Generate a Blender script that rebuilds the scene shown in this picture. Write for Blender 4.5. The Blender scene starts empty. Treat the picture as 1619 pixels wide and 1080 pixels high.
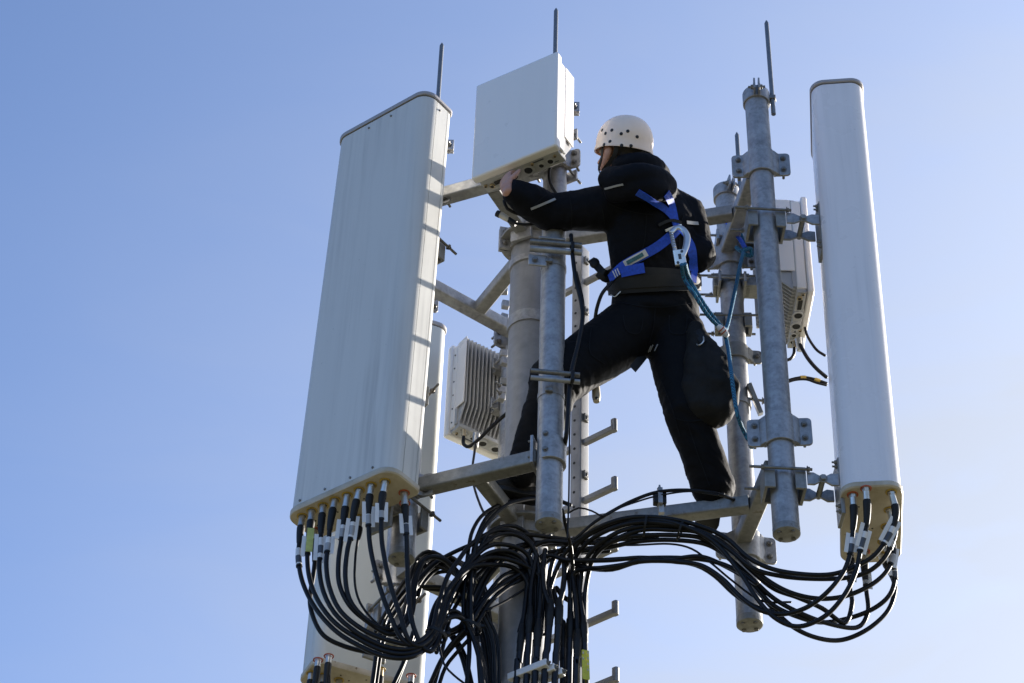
import bpy, bmesh, math, random
import numpy as np
from mathutils import Vector, Matrix, noise
from mathutils.bvhtree import BVHTree
random.seed(7)
V = Vector
scene = bpy.context.scene
col = scene.collection
R = math.radians

# ------------------------------------------------------------------ camera
FPX, PW, PH = 3450.0, 1619.0, 1080.0
PITCH, ROLL = R(41), math.atan(135/3960)
CAM = V((0, 0, 1.6))
fw = V((0, math.cos(PITCH), math.sin(PITCH)))
rt0 = V((1, 0, 0)); up0 = rt0.cross(fw)
rt = math.cos(ROLL)*rt0 + math.sin(ROLL)*up0
up = -math.sin(ROLL)*rt0 + math.cos(ROLL)*up0
cd = bpy.data.cameras.new('camera'); cam = bpy.data.objects.new('camera', cd); col.objects.link(cam)
cd.sensor_width = 36; cd.lens = FPX/PW*36; cd.clip_start = 0.1; cd.clip_end = 5000
m = Matrix.Identity(4)
for i in range(3):
    m[i][0], m[i][1], m[i][2], m[i][3] = rt[i], up[i], -fw[i], CAM[i]
cam.matrix_world = m
scene.camera = cam

# ------------------------------------------------------------------ sky, sun, exposure
SUN_AZ, SUN_EL = R(52), R(19)          # azimuth to the right of the view direction (clockwise from +Y)
world = bpy.data.worlds.new('World'); scene.world = world; world.use_nodes = True
wn = world.node_tree.nodes; wl = world.node_tree.links
bg = wn['Background']; sky = wn.new('ShaderNodeTexSky'); sky.sky_type = 'NISHITA'
sky.sun_disc = False; sky.sun_elevation = SUN_EL; sky.sun_rotation = SUN_AZ
sky.altitude = 100; sky.air_density = 0.6; sky.dust_density = 3.0; sky.ozone_density = 3.0
bg.inputs[1].default_value = 0.11
# thin high veil of cirrus, thicker towards the sun, with faint wisps
SV = (math.sin(SUN_AZ)*math.cos(SUN_EL), math.cos(SUN_AZ)*math.cos(SUN_EL), math.sin(SUN_EL))
tcw = wn.new('ShaderNodeTexCoord'); dp = wn.new('ShaderNodeVectorMath'); dp.operation = 'DOT_PRODUCT'; dp.inputs[1].default_value = SV
wl.new(tcw.outputs['Generated'], dp.inputs[0])
mr = wn.new('ShaderNodeMapRange'); mr.inputs['From Min'].default_value = 0.38; mr.inputs['From Max'].default_value = 0.82; wl.new(dp.outputs['Value'], mr.inputs['Value'])
pw = wn.new('ShaderNodeMath'); pw.operation = 'POWER'; pw.inputs[1].default_value = 1.7; wl.new(mr.outputs[0], pw.inputs[0])
mpw = wn.new('ShaderNodeMapping'); mpw.inputs['Scale'].default_value = (3, 3, 9); mpw.inputs['Rotation'].default_value = (0.5, 0.3, 0.2); wl.new(tcw.outputs['Generated'], mpw.inputs[0])
nw = wn.new('ShaderNodeTexNoise'); nw.inputs['Scale'].default_value = 2.2; nw.inputs['Detail'].default_value = 6; nw.inputs['Distortion'].default_value = 0.6; wl.new(mpw.outputs[0], nw.inputs['Vector'])
ma = wn.new('ShaderNodeMath'); ma.operation = 'MULTIPLY_ADD'; ma.inputs[1].default_value = 1.0; ma.inputs[2].default_value = 0.10; wl.new(nw.outputs['Fac'], ma.inputs[0])
mf = wn.new('ShaderNodeMath'); mf.operation = 'MULTIPLY'; sz = wn.new('ShaderNodeSeparateXYZ'); wl.new(tcw.outputs['Generated'], sz.inputs[0])
mz = wn.new('ShaderNodeMapRange'); mz.inputs['From Min'].default_value = 0.86; mz.inputs['From Max'].default_value = 0.58; mz.inputs['To Max'].default_value = 1.15; wl.new(sz.outputs['Z'], mz.inputs['Value'])
mq = wn.new('ShaderNodeMath'); mq.operation = 'MULTIPLY'; wl.new(pw.outputs[0], mq.inputs[0]); wl.new(mz.outputs[0], mq.inputs[1])
wl.new(mq.outputs[0], mf.inputs[0]); wl.new(ma.outputs[0], mf.inputs[1])
mxw = wn.new('ShaderNodeMix'); mxw.data_type = 'RGBA'; mxw.inputs[7].default_value = (2.34, 2.34, 2.20, 1)
tn = wn.new('ShaderNodeMix'); tn.data_type = 'RGBA'; tn.blend_type = 'MULTIPLY'; tn.inputs[0].default_value = 1; tn.inputs[7].default_value = (1.04, 1.12, 1.20, 1)
wl.new(sky.outputs[0], tn.inputs[6])
mn = wn.new('ShaderNodeMath'); mn.operation = 'MINIMUM'; mn.inputs[1].default_value = 0.6; wl.new(mf.outputs[0], mn.inputs[0])
wl.new(mn.outputs[0], mxw.inputs[0]); wl.new(tn.outputs[2], mxw.inputs[6]); wl.new(mxw.outputs[2], bg.inputs[0])
sd = bpy.data.lights.new('sun', 'SUN'); sun = bpy.data.objects.new('sun', sd); col.objects.link(sun)
sd.energy = 5.0; sd.angle = R(0.53); sd.color = (1, 0.93, 0.84)
sdir = V((math.sin(SUN_AZ)*math.cos(SUN_EL), math.cos(SUN_AZ)*math.cos(SUN_EL), math.sin(SUN_EL)))
sun.rotation_euler = sdir.to_track_quat('Z', 'Y').to_euler()
sun.location = (8, 8, 20)
scene.view_settings.view_transform = 'Standard'; scene.view_settings.look = 'None'
scene.view_settings.exposure = 1.45; scene.view_settings.gamma = 1.0

# ------------------------------------------------------------------ frame of the tower head
O = V((0.035, 7.03, 6.708))            # mast axis at the lower support level
def ray(px, py): return fw + rt*((px-PW/2)/FPX) - up*((py-PH/2)/FPX)
def P(px, py, y):                       # photo direction met at depth y (metres behind the mast axis), in the tower frame
    d = ray(px, py); return CAM + d*((O.y+y-CAM.y)/d.y) - O
def PZ(px, py, z):
    d = ray(px, py); return CAM + d*((O.z+z-CAM.z)/d.z) - O

# ------------------------------------------------------------------ materials
def mat(name, base, rough=0.5, metal=0.0, spec=0.5):
    m = bpy.data.materials.new(name); m.use_nodes = True
    b = m.node_tree.nodes['Principled BSDF']
    b.inputs['Base Color'].default_value = (*base, 1); b.inputs['Roughness'].default_value = rough
    b.inputs['Metallic'].default_value = metal; b.inputs['Specular IOR Level'].default_value = spec
    return m, m.node_tree.nodes, m.node_tree.links, b
def coords(n, l, scale, space='Object'):
    tc = n.new('ShaderNodeTexCoord'); mp = n.new('ShaderNodeMapping')
    mp.inputs['Scale'].default_value = scale; l.new(tc.outputs[space], mp.inputs[0]); return mp.outputs[0]
def ramp(n, l, fac, stops):
    r = n.new('ShaderNodeValToRGB'); e = r.color_ramp.elements
    while len(e) < len(stops): e.new(0.5)
    for k, (p, c) in zip(e, stops): k.position = p; k.color = (*c, 1) if len(c) == 3 else c
    l.new(fac, r.inputs[0]); return r.outputs[0]
def ntex(n, l, vec, scale, detail=4, rough=0.55):
    t = n.new('ShaderNodeTexNoise'); t.inputs['Scale'].default_value = scale; t.inputs['Detail'].default_value = detail
    t.inputs['Roughness'].default_value = rough
    if vec is not None: l.new(vec, t.inputs['Vector'])
    return t.outputs['Fac']
def mix(n, l, a, b, fac, mode='MIX'):
    x = n.new('ShaderNodeMix'); x.data_type = 'RGBA'; x.blend_type = mode
    for s, v in ((6, a), (7, b), (0, fac)):
        if hasattr(v, 'is_output'): l.new(v, x.inputs[s])
        elif s == 0: x.inputs[0].default_value = v
        else: x.inputs[s].default_value = (*v, 1)
    return x.outputs[2]
def bump(n, l, b, h, strength=0.2, dist=0.01):
    k = n.new('ShaderNodeBump'); k.inputs['Strength'].default_value = strength; k.inputs['Distance'].default_value = dist
    l.new(h, k.inputs['Height']); l.new(k.outputs[0], b.inputs['Normal'])

def galvanised(name, lo, hi, metal=0.55, rust=0.0, sc=1.0):
    m, n, l, b = mat(name, hi, 0.5, metal)
    v = coords(n, l, (1, 1, 1))
    vo = n.new('ShaderNodeTexVoronoi'); vo.inputs['Scale'].default_value = 75*sc; vo.feature = 'SMOOTH_F1'; vo.inputs['Smoothness'].default_value = 0.35
    l.new(v, vo.inputs['Vector'])
    vz = coords(n, l, (9, 9, 1.2))
    a = ntex(n, l, v, 15*sc, 8, 0.7); s = ntex(n, l, vz, 3, 4)
    sep = n.new('ShaderNodeSeparateColor'); l.new(vo.outputs['Color'], sep.inputs[0])
    f = n.new('ShaderNodeMath'); f.operation = 'MULTIPLY_ADD'; f.inputs[1].default_value = 0.13; l.new(sep.outputs[0], f.inputs[0])
    g = n.new('ShaderNodeMath'); g.operation = 'MULTIPLY_ADD'; g.inputs[1].default_value = 0.85; l.new(a, g.inputs[0]); l.new(f.outputs[0], g.inputs[2])
    f.inputs[2].default_value = 0.05
    h = n.new('ShaderNodeMath'); h.operation = 'MULTIPLY_ADD'; h.inputs[1].default_value = 0.35; l.new(s, h.inputs[0]); l.new(g.outputs[0], h.inputs[2])
    c = ramp(n, l, h.outputs[0], [(0.3, lo), (0.85, hi)])
    if rust:
        rr = ramp(n, l, ntex(n, l, v, 14, 8, 0.7), [(0.62-rust*0.1, (0, 0, 0)), (0.72, (1, 1, 1))])
        c = mix(n, l, c, (0.10, 0.06, 0.03), rr)
    l.new(c, b.inputs['Base Color'])
    l.new(ramp(n, l, h.outputs[0], [(0.2, (0.62,)*3), (0.9, (0.42,)*3)]), b.inputs['Roughness'])
    bump(n, l, b, a, 0.12, 0.004)
    return m
M = {}
M['galv'] = galvanised('galvanised steel', (0.115, 0.12, 0.125), (0.41, 0.405, 0.40))
M['galv_warm'] = galvanised('weathered galvanised steel', (0.13, 0.13, 0.125), (0.29, 0.285, 0.265), 0.35, 0.25)
M['mast'] = galvanised('dull mast steel', (0.135, 0.138, 0.143), (0.262, 0.264, 0.272), 0.1, 0, 0.4)
M['bolt'] = galvanised('bolt steel', (0.10, 0.10, 0.10), (0.25, 0.24, 0.22), 0.7, 0.5, 3)
M['rod'] = galvanised('dull rod steel', (0.12, 0.13, 0.14), (0.22, 0.23, 0.24), 0.5)
M['alu'] = galvanised('aluminium', (0.20, 0.20, 0.205), (0.33, 0.33, 0.335), 0.5, 0, 0.5)

def plastic(name, base, dirt, streak=0.5, rough=0.4, warm=(0.3, 0.27, 0.2)):
    m, n, l, b = mat(name, base, rough)
    v = coords(n, l, (26, 26, 0.7)); v2 = coords(n, l, (60, 60, 1.6)); v3 = coords(n, l, (1, 1, 1))
    s1 = ramp(n, l, ntex(n, l, v, 1, 5, 0.6), [(0.42, (0, 0, 0)), (0.78, (1, 1, 1))])
    s2 = ramp(n, l, ntex(n, l, v2, 1, 3, 0.5), [(0.56, (0, 0, 0)), (0.8, (1, 1, 1))])
    fl = ramp(n, l, ntex(n, l, coords(n, l, (4, 4, 0.9)), 1.0, 3, 0.6), [(0.35, (0, 0, 0)), (0.75, (1, 1, 1))])
    k = mix(n, l, s1, s2, 0.4); k = mix(n, l, (0, 0, 0), k, fl)
    mm = n.new('ShaderNodeMath'); mm.operation = 'MULTIPLY'; mm.inputs[1].default_value = streak
    sp = n.new('ShaderNodeSeparateColor'); l.new(k, sp.inputs[0]); l.new(sp.outputs[0], mm.inputs[0])
    c = mix(n, l, base, dirt, mm.outputs[0])
    specks = ramp(n, l, ntex(n, l, v3, 60, 2, 0.5), [(0.74, (0, 0, 0)), (0.80, (1, 1, 1))])
    c = mix(n, l, c, dirt, mix(n, l, (0, 0, 0), specks, 0.5))
    l.new(c, b.inputs['Base Color'])
    l.new(ramp(n, l, ntex(n, l, v3, 6, 5), [(0.2, (rough-0.08,)*3), (0.9, (rough+0.15,)*3)]), b.inputs['Roughness'])
    return m
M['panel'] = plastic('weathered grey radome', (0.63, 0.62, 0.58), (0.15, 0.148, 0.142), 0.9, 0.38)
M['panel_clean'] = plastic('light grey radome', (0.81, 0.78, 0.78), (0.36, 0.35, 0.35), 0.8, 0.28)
M['panel_rear'] = plastic('cream grey radome', (0.56, 0.57, 0.54), (0.42, 0.42, 0.38), 0.4, 0.4)
M['capgrey'] = plastic('grey end cap', (0.36, 0.34, 0.34), (0.24, 0.23, 0.23), 0.4, 0.4)
M['white'] = plastic('white enamel', (0.86, 0.82, 0.78), (0.64, 0.60, 0.56), 0.35, 0.3)
M['fin'] = plastic('light grey casting', (0.43, 0.43, 0.43), (0.30, 0.295, 0.28), 0.5, 0.45)
def cream():
    m, n, l, b = mat('cream end cap', (0.5, 0.42, 0.28), 0.5)
    v = coords(n, l, (1, 1, 1))
    c = ramp(n, l, ntex(n, l, v, 7, 6, 0.65), [(0.3, (0.34, 0.28, 0.18)), (0.55, (0.50, 0.44, 0.34)), (0.8, (0.58, 0.54, 0.46))])
    s = ramp(n, l, ntex(n, l, v, 70, 3), [(0.68, (0, 0, 0)), (0.74, (1, 1, 1))])
    l.new(mix(n, l, c, (0.16, 0.10, 0.05), s), b.inputs['Base Color'])
    return m
M['cream'] = cream()
def simple(name, base, rough=0.5, metal=0, var=0.25, sc=20, spec=0.5):
    m, n, l, b = mat(name, base, rough, metal, spec)
    v = coords(n, l, (1, 1, 1))
    a = tuple(x*(1-var) for x in base); d = tuple(min(1, x*(1+var)) for x in base)
    l.new(ramp(n, l, ntex(n, l, v, sc, 5, 0.6), [(0.3, a), (0.7, d)]), b.inputs['Base Color'])
    return m
M['cable'] = simple('black cable jacket', (0.006, 0.006, 0.007), 0.42, 0, 0.4, 30, 0.25)
M['feeder'] = simple('dark feeder jacket', (0.009, 0.010, 0.014), 0.42, 0, 0.4, 30, 0.35)
M['rubber'] = simple('black rubber', (0.007, 0.007, 0.007), 0.55, 0, 0.25, 20, 0.35)
M['plug'] = simple('nickel connector', (0.5, 0.49, 0.46), 0.35, 0.8)
M['brass'] = simple('brass ferrule', (0.45, 0.36, 0.22), 0.4, 0.6)
M['yellowring'] = simple('yellow port ring', (0.42, 0.28, 0.05), 0.55, 0, 0.3, 40)
M['redring'] = simple('red port ring', (0.42, 0.09, 0.04), 0.55, 0, 0.3, 40)
M['tag'] = simple('white tag', (0.72, 0.72, 0.72), 0.4, 0, 0.08)
M['yellowtag'] = simple('yellow tag', (0.55, 0.52, 0.05), 0.5, 0, 0.12, 60)
M['yellowgreen'] = simple('faded yellow tag', (0.5, 0.52, 0.14), 0.5, 0, 0.12, 60)
M['print'] = simple('dark print', (0.06, 0.07, 0.09), 0.6)
M['teal'] = simple('teal print', (0.05, 0.16, 0.19), 0.5, 0, 0.6, 60)
M['dark'] = simple('dark opening', (0.012, 0.012, 0.012), 0.6)
M['beige'] = simple('beige moulding', (0.5, 0.44, 0.33), 0.5, 0, 0.12)
M['skin'] = simple('skin', (0.50, 0.27, 0.20), 0.5, 0, 0.1, 30)
M['hair'] = simple('dark hair', (0.02, 0.015, 0.012), 0.6)
M['helmet'] = simple('off white helmet shell', (0.96, 0.75, 0.59), 0.42, 0, 0.05, 8)
M['reflect'] = simple('silver reflective tape', (0.33, 0.33, 0.33), 0.4, 0.1, 0.08)
M['webbing'] = simple('blue webbing', (0.012, 0.075, 0.55), 0.6, 0, 0.25, 90)
M['belt'] = simple('dark belt padding', (0.005, 0.0055, 0.007), 0.7, 0, 0.3, 40)
M['blackstrap'] = simple('black webbing', (0.006, 0.006, 0.0065), 0.65)
M['hook'] = simple('hook aluminium', (0.68, 0.68, 0.66), 0.28, 0.7, 0.08)
M['hookred'] = simple('anodised red', (0.5, 0.12, 0.06), 0.35, 0.5)
M['pinkband'] = simple('red and white whipping', (0.6, 0.35, 0.35), 0.7, 0, 0.4, 300)
def cloth(name, a, c, sc=12, rough=0.78):
    m, n, l, b = mat(name, c, rough, 0, 0.16)
    v = coords(n, l, (1, 1, 1))
    l.new(ramp(n, l, ntex(n, l, v, sc, 6, 0.65), [(0.3, a), (0.75, c)]), b.inputs['Base Color'])
    bump(n, l, b, ntex(n, l, v, 420, 2), 0.25, 0.002)
    return m
M['jacket'] = cloth('black softshell', (0.0025, 0.003, 0.005), (0.005, 0.0055, 0.009))
M['trousers'] = cloth('black work trousers', (0.0025, 0.0025, 0.0035), (0.0055, 0.0055, 0.0065))
M['bagcloth'] = cloth('black bag canvas', (0.010, 0.010, 0.010), (0.022, 0.021, 0.020))
M['boot'] = cloth('black boot leather', (0.014, 0.014, 0.014), (0.03, 0.029, 0.028), 20, 0.5)
def rope_mat():
    m, n, l, b = mat('teal rope', (0.02, 0.14, 0.26), 0.75)
    w = n.new('ShaderNodeTexWave'); w.wave_type = 'BANDS'; w.bands_direction = 'DIAGONAL'
    w.inputs['Scale'].default_value = 60; w.inputs['Distortion'].default_value = 2
    l.new(coords(n, l, (1, 1, 1)), w.inputs['Vector'])
    l.new(ramp(n, l, w.outputs['Fac'], [(0.3, (0.008, 0.05, 0.12)), (0.7, (0.03, 0.20, 0.34))]), b.inputs['Base Color'])
    bump(n, l, b, w.outputs['Fac'], 0.5, 0.003)
    return m
M['rope'] = rope_mat()
def ground_mat():
    m, n, l, b = mat('dry grass ground', (0.16, 0.14, 0.08), 0.9)
    v = coords(n, l, (1, 1, 1))
    c1 = ramp(n, l, ntex(n, l, v, 0.06, 6), [(0.35, (0.07, 0.08, 0.03)), (0.65, (0.16, 0.135, 0.08))])
    l.new(mix(n, l, c1, ramp(n, l, ntex(n, l, v, 3, 8, 0.7), [(0.3, (0.05, 0.05, 0.022)), (0.7, (0.19, 0.165, 0.10))]), 0.5), b.inputs['Base Color'])
    return m
M['ground'] = ground_mat()

# ------------------------------------------------------------------ mesh helpers (tower-frame coordinates)
def frame(loc, x=None, z=None):
    """4x4 with given x axis and (approximate) z axis"""
    x = V(x).normalized() if x is not None else V((1, 0, 0)); z = V(z) if z is not None else V((0, 0, 1))
    y = z.cross(x).normalized(); z = x.cross(y).normalized()
    f = Matrix.Identity(4)
    for i in range(3): f[i][0], f[i][1], f[i][2], f[i][3] = x[i], y[i], z[i], loc[i]
    return f
def zframe(loc, z):
    z = V(z).normalized(); a = V((1, 0, 0)) if abs(z.x) < 0.9 else V((0, 1, 0))
    x = (a - z*a.dot(z)).normalized(); return frame(loc, x, z)
def spline(pts, step=0.02):
    pts = [V(p) for p in pts]
    if len(pts) < 3: return pts
    q = [pts[0]*2-pts[1]] + pts + [pts[-1]*2-pts[-2]]; out = []
    for i in range(1, len(q)-2):
        a, b, c, d = q[i-1:i+3]
        n = max(2, int((c-b).length/step))
        for k in range(n):
            t = k/n
            out.append(0.5*((2*b)+(c-a)*t+(2*a-5*b+4*c-d)*t*t+(3*b-a-3*c+d)*t**3))
    out.append(pts[-1]); return out
def rrect(w, d, r, n=6, cx=0, cy=0):
    if not isinstance(r, (list, tuple)): r = [r]*4
    o = []
    for k, (sx, sy) in enumerate(((1, 1), (-1, 1), (-1, -1), (1, -1))):
        for i in range(n+1):
            a = math.pi/2*(k+i/n)
            o.append((cx+sx*(w/2-r[k])+r[k]*math.cos(a), cy+sy*(d/2-r[k])+r[k]*math.sin(a)))
    return o
class MB:
    def __init__(s): s.v, s.f, s.m = [], [], []
    def add(s, vs, fs, F=None, mi=0):
        b = len(s.v); s.v += [tuple(F @ V(p)) if F else tuple(p) for p in vs]
        s.f += [tuple(b+i for i in f) for f in fs]; s.m += [mi]*len(fs); return s
    def prism(s, out, z0, z1, F=None, mi=0, ch=0.0):
        n = len(out); lay = []
        if ch:
            c = (sum(p[0] for p in out)/n, sum(p[1] for p in out)/n)
            def ins(d):
                r = []
                for (x, y) in out:
                    L = math.hypot(x-c[0], y-c[1]) or 1; r.append((x-(x-c[0])/L*d, y-(y-c[1])/L*d))
                return r
            lay = [(ins(ch), z0), (out, z0+ch), (out, z1-ch), (ins(ch), z1)]
        else: lay = [(out, z0), (out, z1)]
        vs = [(x, y, z) for o, z in lay for x, y in o]; fs = []
        for k in range(len(lay)-1):
            for i in range(n):
                j = (i+1) % n; fs.append((k*n+i, k*n+j, (k+1)*n+j, (k+1)*n+i))
        fs += [tuple(range(n-1, -1, -1)), tuple(range((len(lay)-1)*n, len(lay)*n))]
        return s.add(vs, fs, F, mi)
    def box(s, x, y, z, F=None, c=(0, 0, 0), r=0.0, mi=0):
        o = rrect(x, y, r, 3) if r else [(x/2, y/2), (-x/2, y/2), (-x/2, -y/2), (x/2, -y/2)]
        T = Matrix.Translation(c); return s.prism(o, -z/2, z/2, (F @ T) if F else T, mi)
    def tube(s, pts, r, n=12, ry=None, upv=None, caps=True, mi=0, dome=False):
        pts = [V(p) for p in pts]; N = len(pts)
        rs = list(r) if isinstance(r, (list, tuple)) else [r]*N
        rys = rs if ry is None else (list(ry) if isinstance(ry, (list, tuple)) else [ry]*N)
        if dome:
            a = (pts[0]-pts[1]).normalized(); c = (pts[-1]-pts[-2]).normalized()
            hp = [(math.sin(t), math.cos(t)) for t in (R(75), R(50), R(25))]
            p0, r0, q0, p1, r1, q1 = pts[0], rs[0], rys[0], pts[-1], rs[-1], rys[-1]
            pts = [p0+a*min(r0, q0)*h[0] for h in hp]+pts+[p1+c*min(r1, q1)*h[0] for h in reversed(hp)]
            rs = [r0*h[1] for h in hp]+rs+[r1*h[1] for h in reversed(hp)]
            rys = [q0*h[1] for h in hp]+rys+[q1*h[1] for h in reversed(hp)]; N = len(pts)
        T = []
        for i in range(N):
            d = pts[min(i+1, N-1)]-pts[max(i-1, 0)]; T.append(d.normalized() if d.length > 1e-9 else V((0, 0, 1)))
        u = V(upv) if upv is not None else (V((0, 0, 1)) if abs(T[0].z) < 0.9 else V((0, -1, 0)))
        vs = []
        for i in range(N):
            u = (u-T[i]*u.dot(T[i]))
            u = u.normalized() if u.length > 1e-6 else T[i].orthogonal().normalized()
            w = T[i].cross(u)
            if upv is not None: u0 = V(upv); u0 = (u0-T[i]*u0.dot(T[i])); u = u0.normalized() if u0.length > 1e-6 else u; w = T[i].cross(u)
            for k in range(n):
                a = 2*math.pi*k/n; vs.append(pts[i]+w*(math.cos(a)*rs[i])+u*(math.sin(a)*rys[i]))
        fs = []
        for i in range(N-1):
            for k in range(n):
                j = (k+1) % n; fs.append((i*n+k, i*n+j, (i+1)*n+j, (i+1)*n+k))
        if caps: fs += [tuple(range(n-1, -1, -1)), tuple(range((N-1)*n, N*n))]
        return s.add(vs, fs, None, mi)
    def cyl(s, a, b, r, n=20, r2=None, mi=0): return s.tube([a, b], [r, r if r2 is None else r2], n, mi=mi)
    def lathe(s, prof, F, n=24, mi=0, ring=False):
        vs, fs = [], []; K = len(prof)
        for rr, z in prof:
            for k in range(n):
                a = 2*math.pi*k/n; vs.append((rr*math.cos(a), rr*math.sin(a), z))
        for i in range(K-1):
            for k in range(n):
                j = (k+1) % n; fs.append((i*n+k, i*n+j, (i+1)*n+j, (i+1)*n+k))
        if ring: fs += [((K-1)*n+k, (K-1)*n+(k+1) % n, (k+1) % n, k) for k in range(n)]
        else: fs += [tuple(range(n-1, -1, -1)), tuple(range((K-1)*n, K*n))]
        return s.add(vs, fs, F, mi)
    def ell(s, c, rx, ry, rz, F=None, n=16, mi=0):
        Z = [math.pi*i/10 for i in range(11)]
        prof = [(max(1e-4, math.sin(a)), -math.cos(a)) for a in Z]
        T = Matrix.Translation(c) @ Matrix.Diagonal((rx, ry, rz, 1))
        return s.lathe(prof, (F @ T) if F else T, n, mi)
    def hexb(s, p, d, r=0.009, h=0.009, stud=0.012):
        F = zframe(p, d); s.lathe([(r*1.35, 0), (r*1.35, 0.002)], F, 14); s.lathe([(r, 0.002), (r, h), (r*0.9, h+0.001)], F, 6)
        if stud: s.lathe([(r*0.5, h), (r*0.5, h+stud)], F, 8)
        return s
    def sq(s, a, b, w, h, z=(0, 0, 1), r=0.008, mi=0):
        a, b = V(a), V(b); F = frame(a, None, None); d = b-a
        zz = d.normalized(); x = V(z).cross(zz).normalized(); y = zz.cross(x)
        F = Matrix.Identity(4)
        for i in range(3): F[i][0], F[i][1], F[i][2], F[i][3] = x[i], y[i], zz[i], a[i]
        return s.prism(rrect(w, h, r, 4), 0, d.length, F, mi)
    def ribbon(s, pts, nrm, w, t, mi=0):
        """flat strap along pts lying on a surface with normals nrm"""
        N = len(pts); vs, fs = [], []
        for i in range(N):
            d = (pts[min(i+1, N-1)]-pts[max(i-1, 0)]).normalized(); side = d.cross(nrm[i]).normalized()
            for a, c in ((-1, 0), (1, 0), (1, 1), (-1, 1)): vs.append(pts[i]+side*(a*w/2)+nrm[i]*(c*t))
        for i in range(N-1):
            for k in range(4): j = (k+1) % 4; fs.append((i*4+k, i*4+j, (i+1)*4+j, (i+1)*4+k))
        fs += [(3, 2, 1, 0), tuple((N-1)*4+k for k in range(4))]
        return s.add(vs, fs, None, mi)
    def mesh(s, name, loc):
        me = bpy.data.meshes.new(name); L = V(loc)
        me.from_pydata([tuple(V(p)-L) for p in s.v], [], s.f)
        me.polygons.foreach_set('material_index', s.m)
        bm = bmesh.new(); bm.from_mesh(me); bmesh.ops.recalc_face_normals(bm, faces=bm.faces); bm.to_mesh(me); bm.free()
        me.update(); return me
def finish(me, ang=38):
    for p in me.polygons: p.use_smooth = True
    me.set_sharp_from_angle(angle=R(ang))
def tag(o, label, cat, group=None):
    o['label'] = label; o['category'] = cat
    if group: o['group'] = group
    return o
def thing(name, label, cat, loc, group=None):
    o = bpy.data.objects.new(name, None); col.objects.link(o); o.location = O+V(loc); o.empty_display_size = 0.1
    return tag(o, label, cat, group)
def clusters(mb, gap=0.004):
    """pieces of a builder: shapes whose boxes touch belong together"""
    nv = len(mb.v); par = list(range(nv))
    def find(a):
        while par[a] != a: par[a] = par[par[a]]; a = par[a]
        return a
    for f in mb.f:
        r = find(f[0])
        for i in f[1:]: par[find(i)] = r
    box = {}
    for i, p in enumerate(mb.v):
        b = box.setdefault(find(i), [list(p), list(p)])
        for k in range(3): b[0][k] = min(b[0][k], p[k]); b[1][k] = max(b[1][k], p[k])
    ks = list(box); cp = {k: k for k in ks}
    def cf(a):
        while cp[a] != a: a = cp[a]
        return a
    for i, a in enumerate(ks):
        for c in ks[i+1:]:
            A, B = box[a], box[c]
            if all(A[0][k]-gap <= B[1][k] and B[0][k]-gap <= A[1][k] for k in range(3)): cp[cf(c)] = cf(a)
    out = {}
    for f, mi in zip(mb.f, mb.m):
        k = cf(find(f[0])); o = out.setdefault(k, (MB(), {}))
        idx = []
        for i in f:
            if i not in o[1]: o[1][i] = len(o[0].v); o[0].v.append(mb.v[i])
            idx.append(o[1][i])
        o[0].f.append(tuple(idx)); o[0].m.append(mi)
    return [o[0] for o in out.values()]
def parts(mb, name, mats, parent=None, label=None, bevel=0.0, ang=38, gap=0.004):
    """like part, each separate piece an object of its own"""
    return [part(c, name, mats, parent, label, bevel, ang) for c in clusters(mb, gap)]
def part(mb, name, mats, parent=None, label=None, bevel=0.0, ang=38):
    """one mesh object; vertices are in the tower frame, the origin is the parent's origin"""
    if not isinstance(mats, (list, tuple)): mats = [mats]
    root = V((0, 0, 0))
    if parent is not None:
        p = parent
        while p is not None: root = root+p.location; p = p.parent
        loc = root-O; me = mb.mesh(name, loc)
    else:
        c = V(mb.v[0]); loc = c; me = mb.mesh(name, c)
    for k in mats: me.materials.append(M[k])
    finish(me, ang)
    o = bpy.data.objects.new(name, me); col.objects.link(o)
    if parent is not None: o.parent = parent
    else: o.location = O+loc
    if label: o['label'] = label
    if bevel:
        bv = o.modifiers.new('bevel', 'BEVEL'); bv.width = bevel; bv.segments = 2; bv.limit_method = 'ANGLE'; bv.angle_limit = R(40); bv.harden_normals = False
    return o
def omega(r, ear, t, n=14, gap=0.0):
    """outline of a saddle clamp: ears along x, bulging towards -y round a pipe of radius r"""
    o, i = [], []
    R1 = r+t
    o.append((-(R1+ear), gap)); o.append((-(R1+ear), -t+gap)); 
    f = 0.010
    o.append((-(R1+f), -t+gap))
    for k in range(n+1):
        a = math.pi+R(14)+(math.pi-R(28))*k/n; o.append((R1*math.cos(a), R1*math.sin(a)-0.0))
    o.append((R1+f, -t+gap)); o.append((R1+ear, -t+gap)); o.append((R1+ear, gap)); o.append((r+0.001, gap))
    for k in range(n+1):
        a = 2*math.pi-(math.pi)*k/n; o.append((r*math.cos(a), r*math.sin(a)))
    o.append((-(r+0.001), gap))
    return o
# ------------------------------------------------------------------ ground
g = MB(); g.add([(-600, -600, 0), (600, -600, 0), (600, 600, 0), (-600, 600, 0)], [(0, 1, 2, 3)])
gm = g.mesh('ground', (0, 0, 0)); gm.materials.append(M['ground']); go = bpy.data.objects.new('ground', gm); col.objects.link(go); go['kind'] = 'structure'
GZ = -O.z                                # ground level in the tower frame

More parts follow.
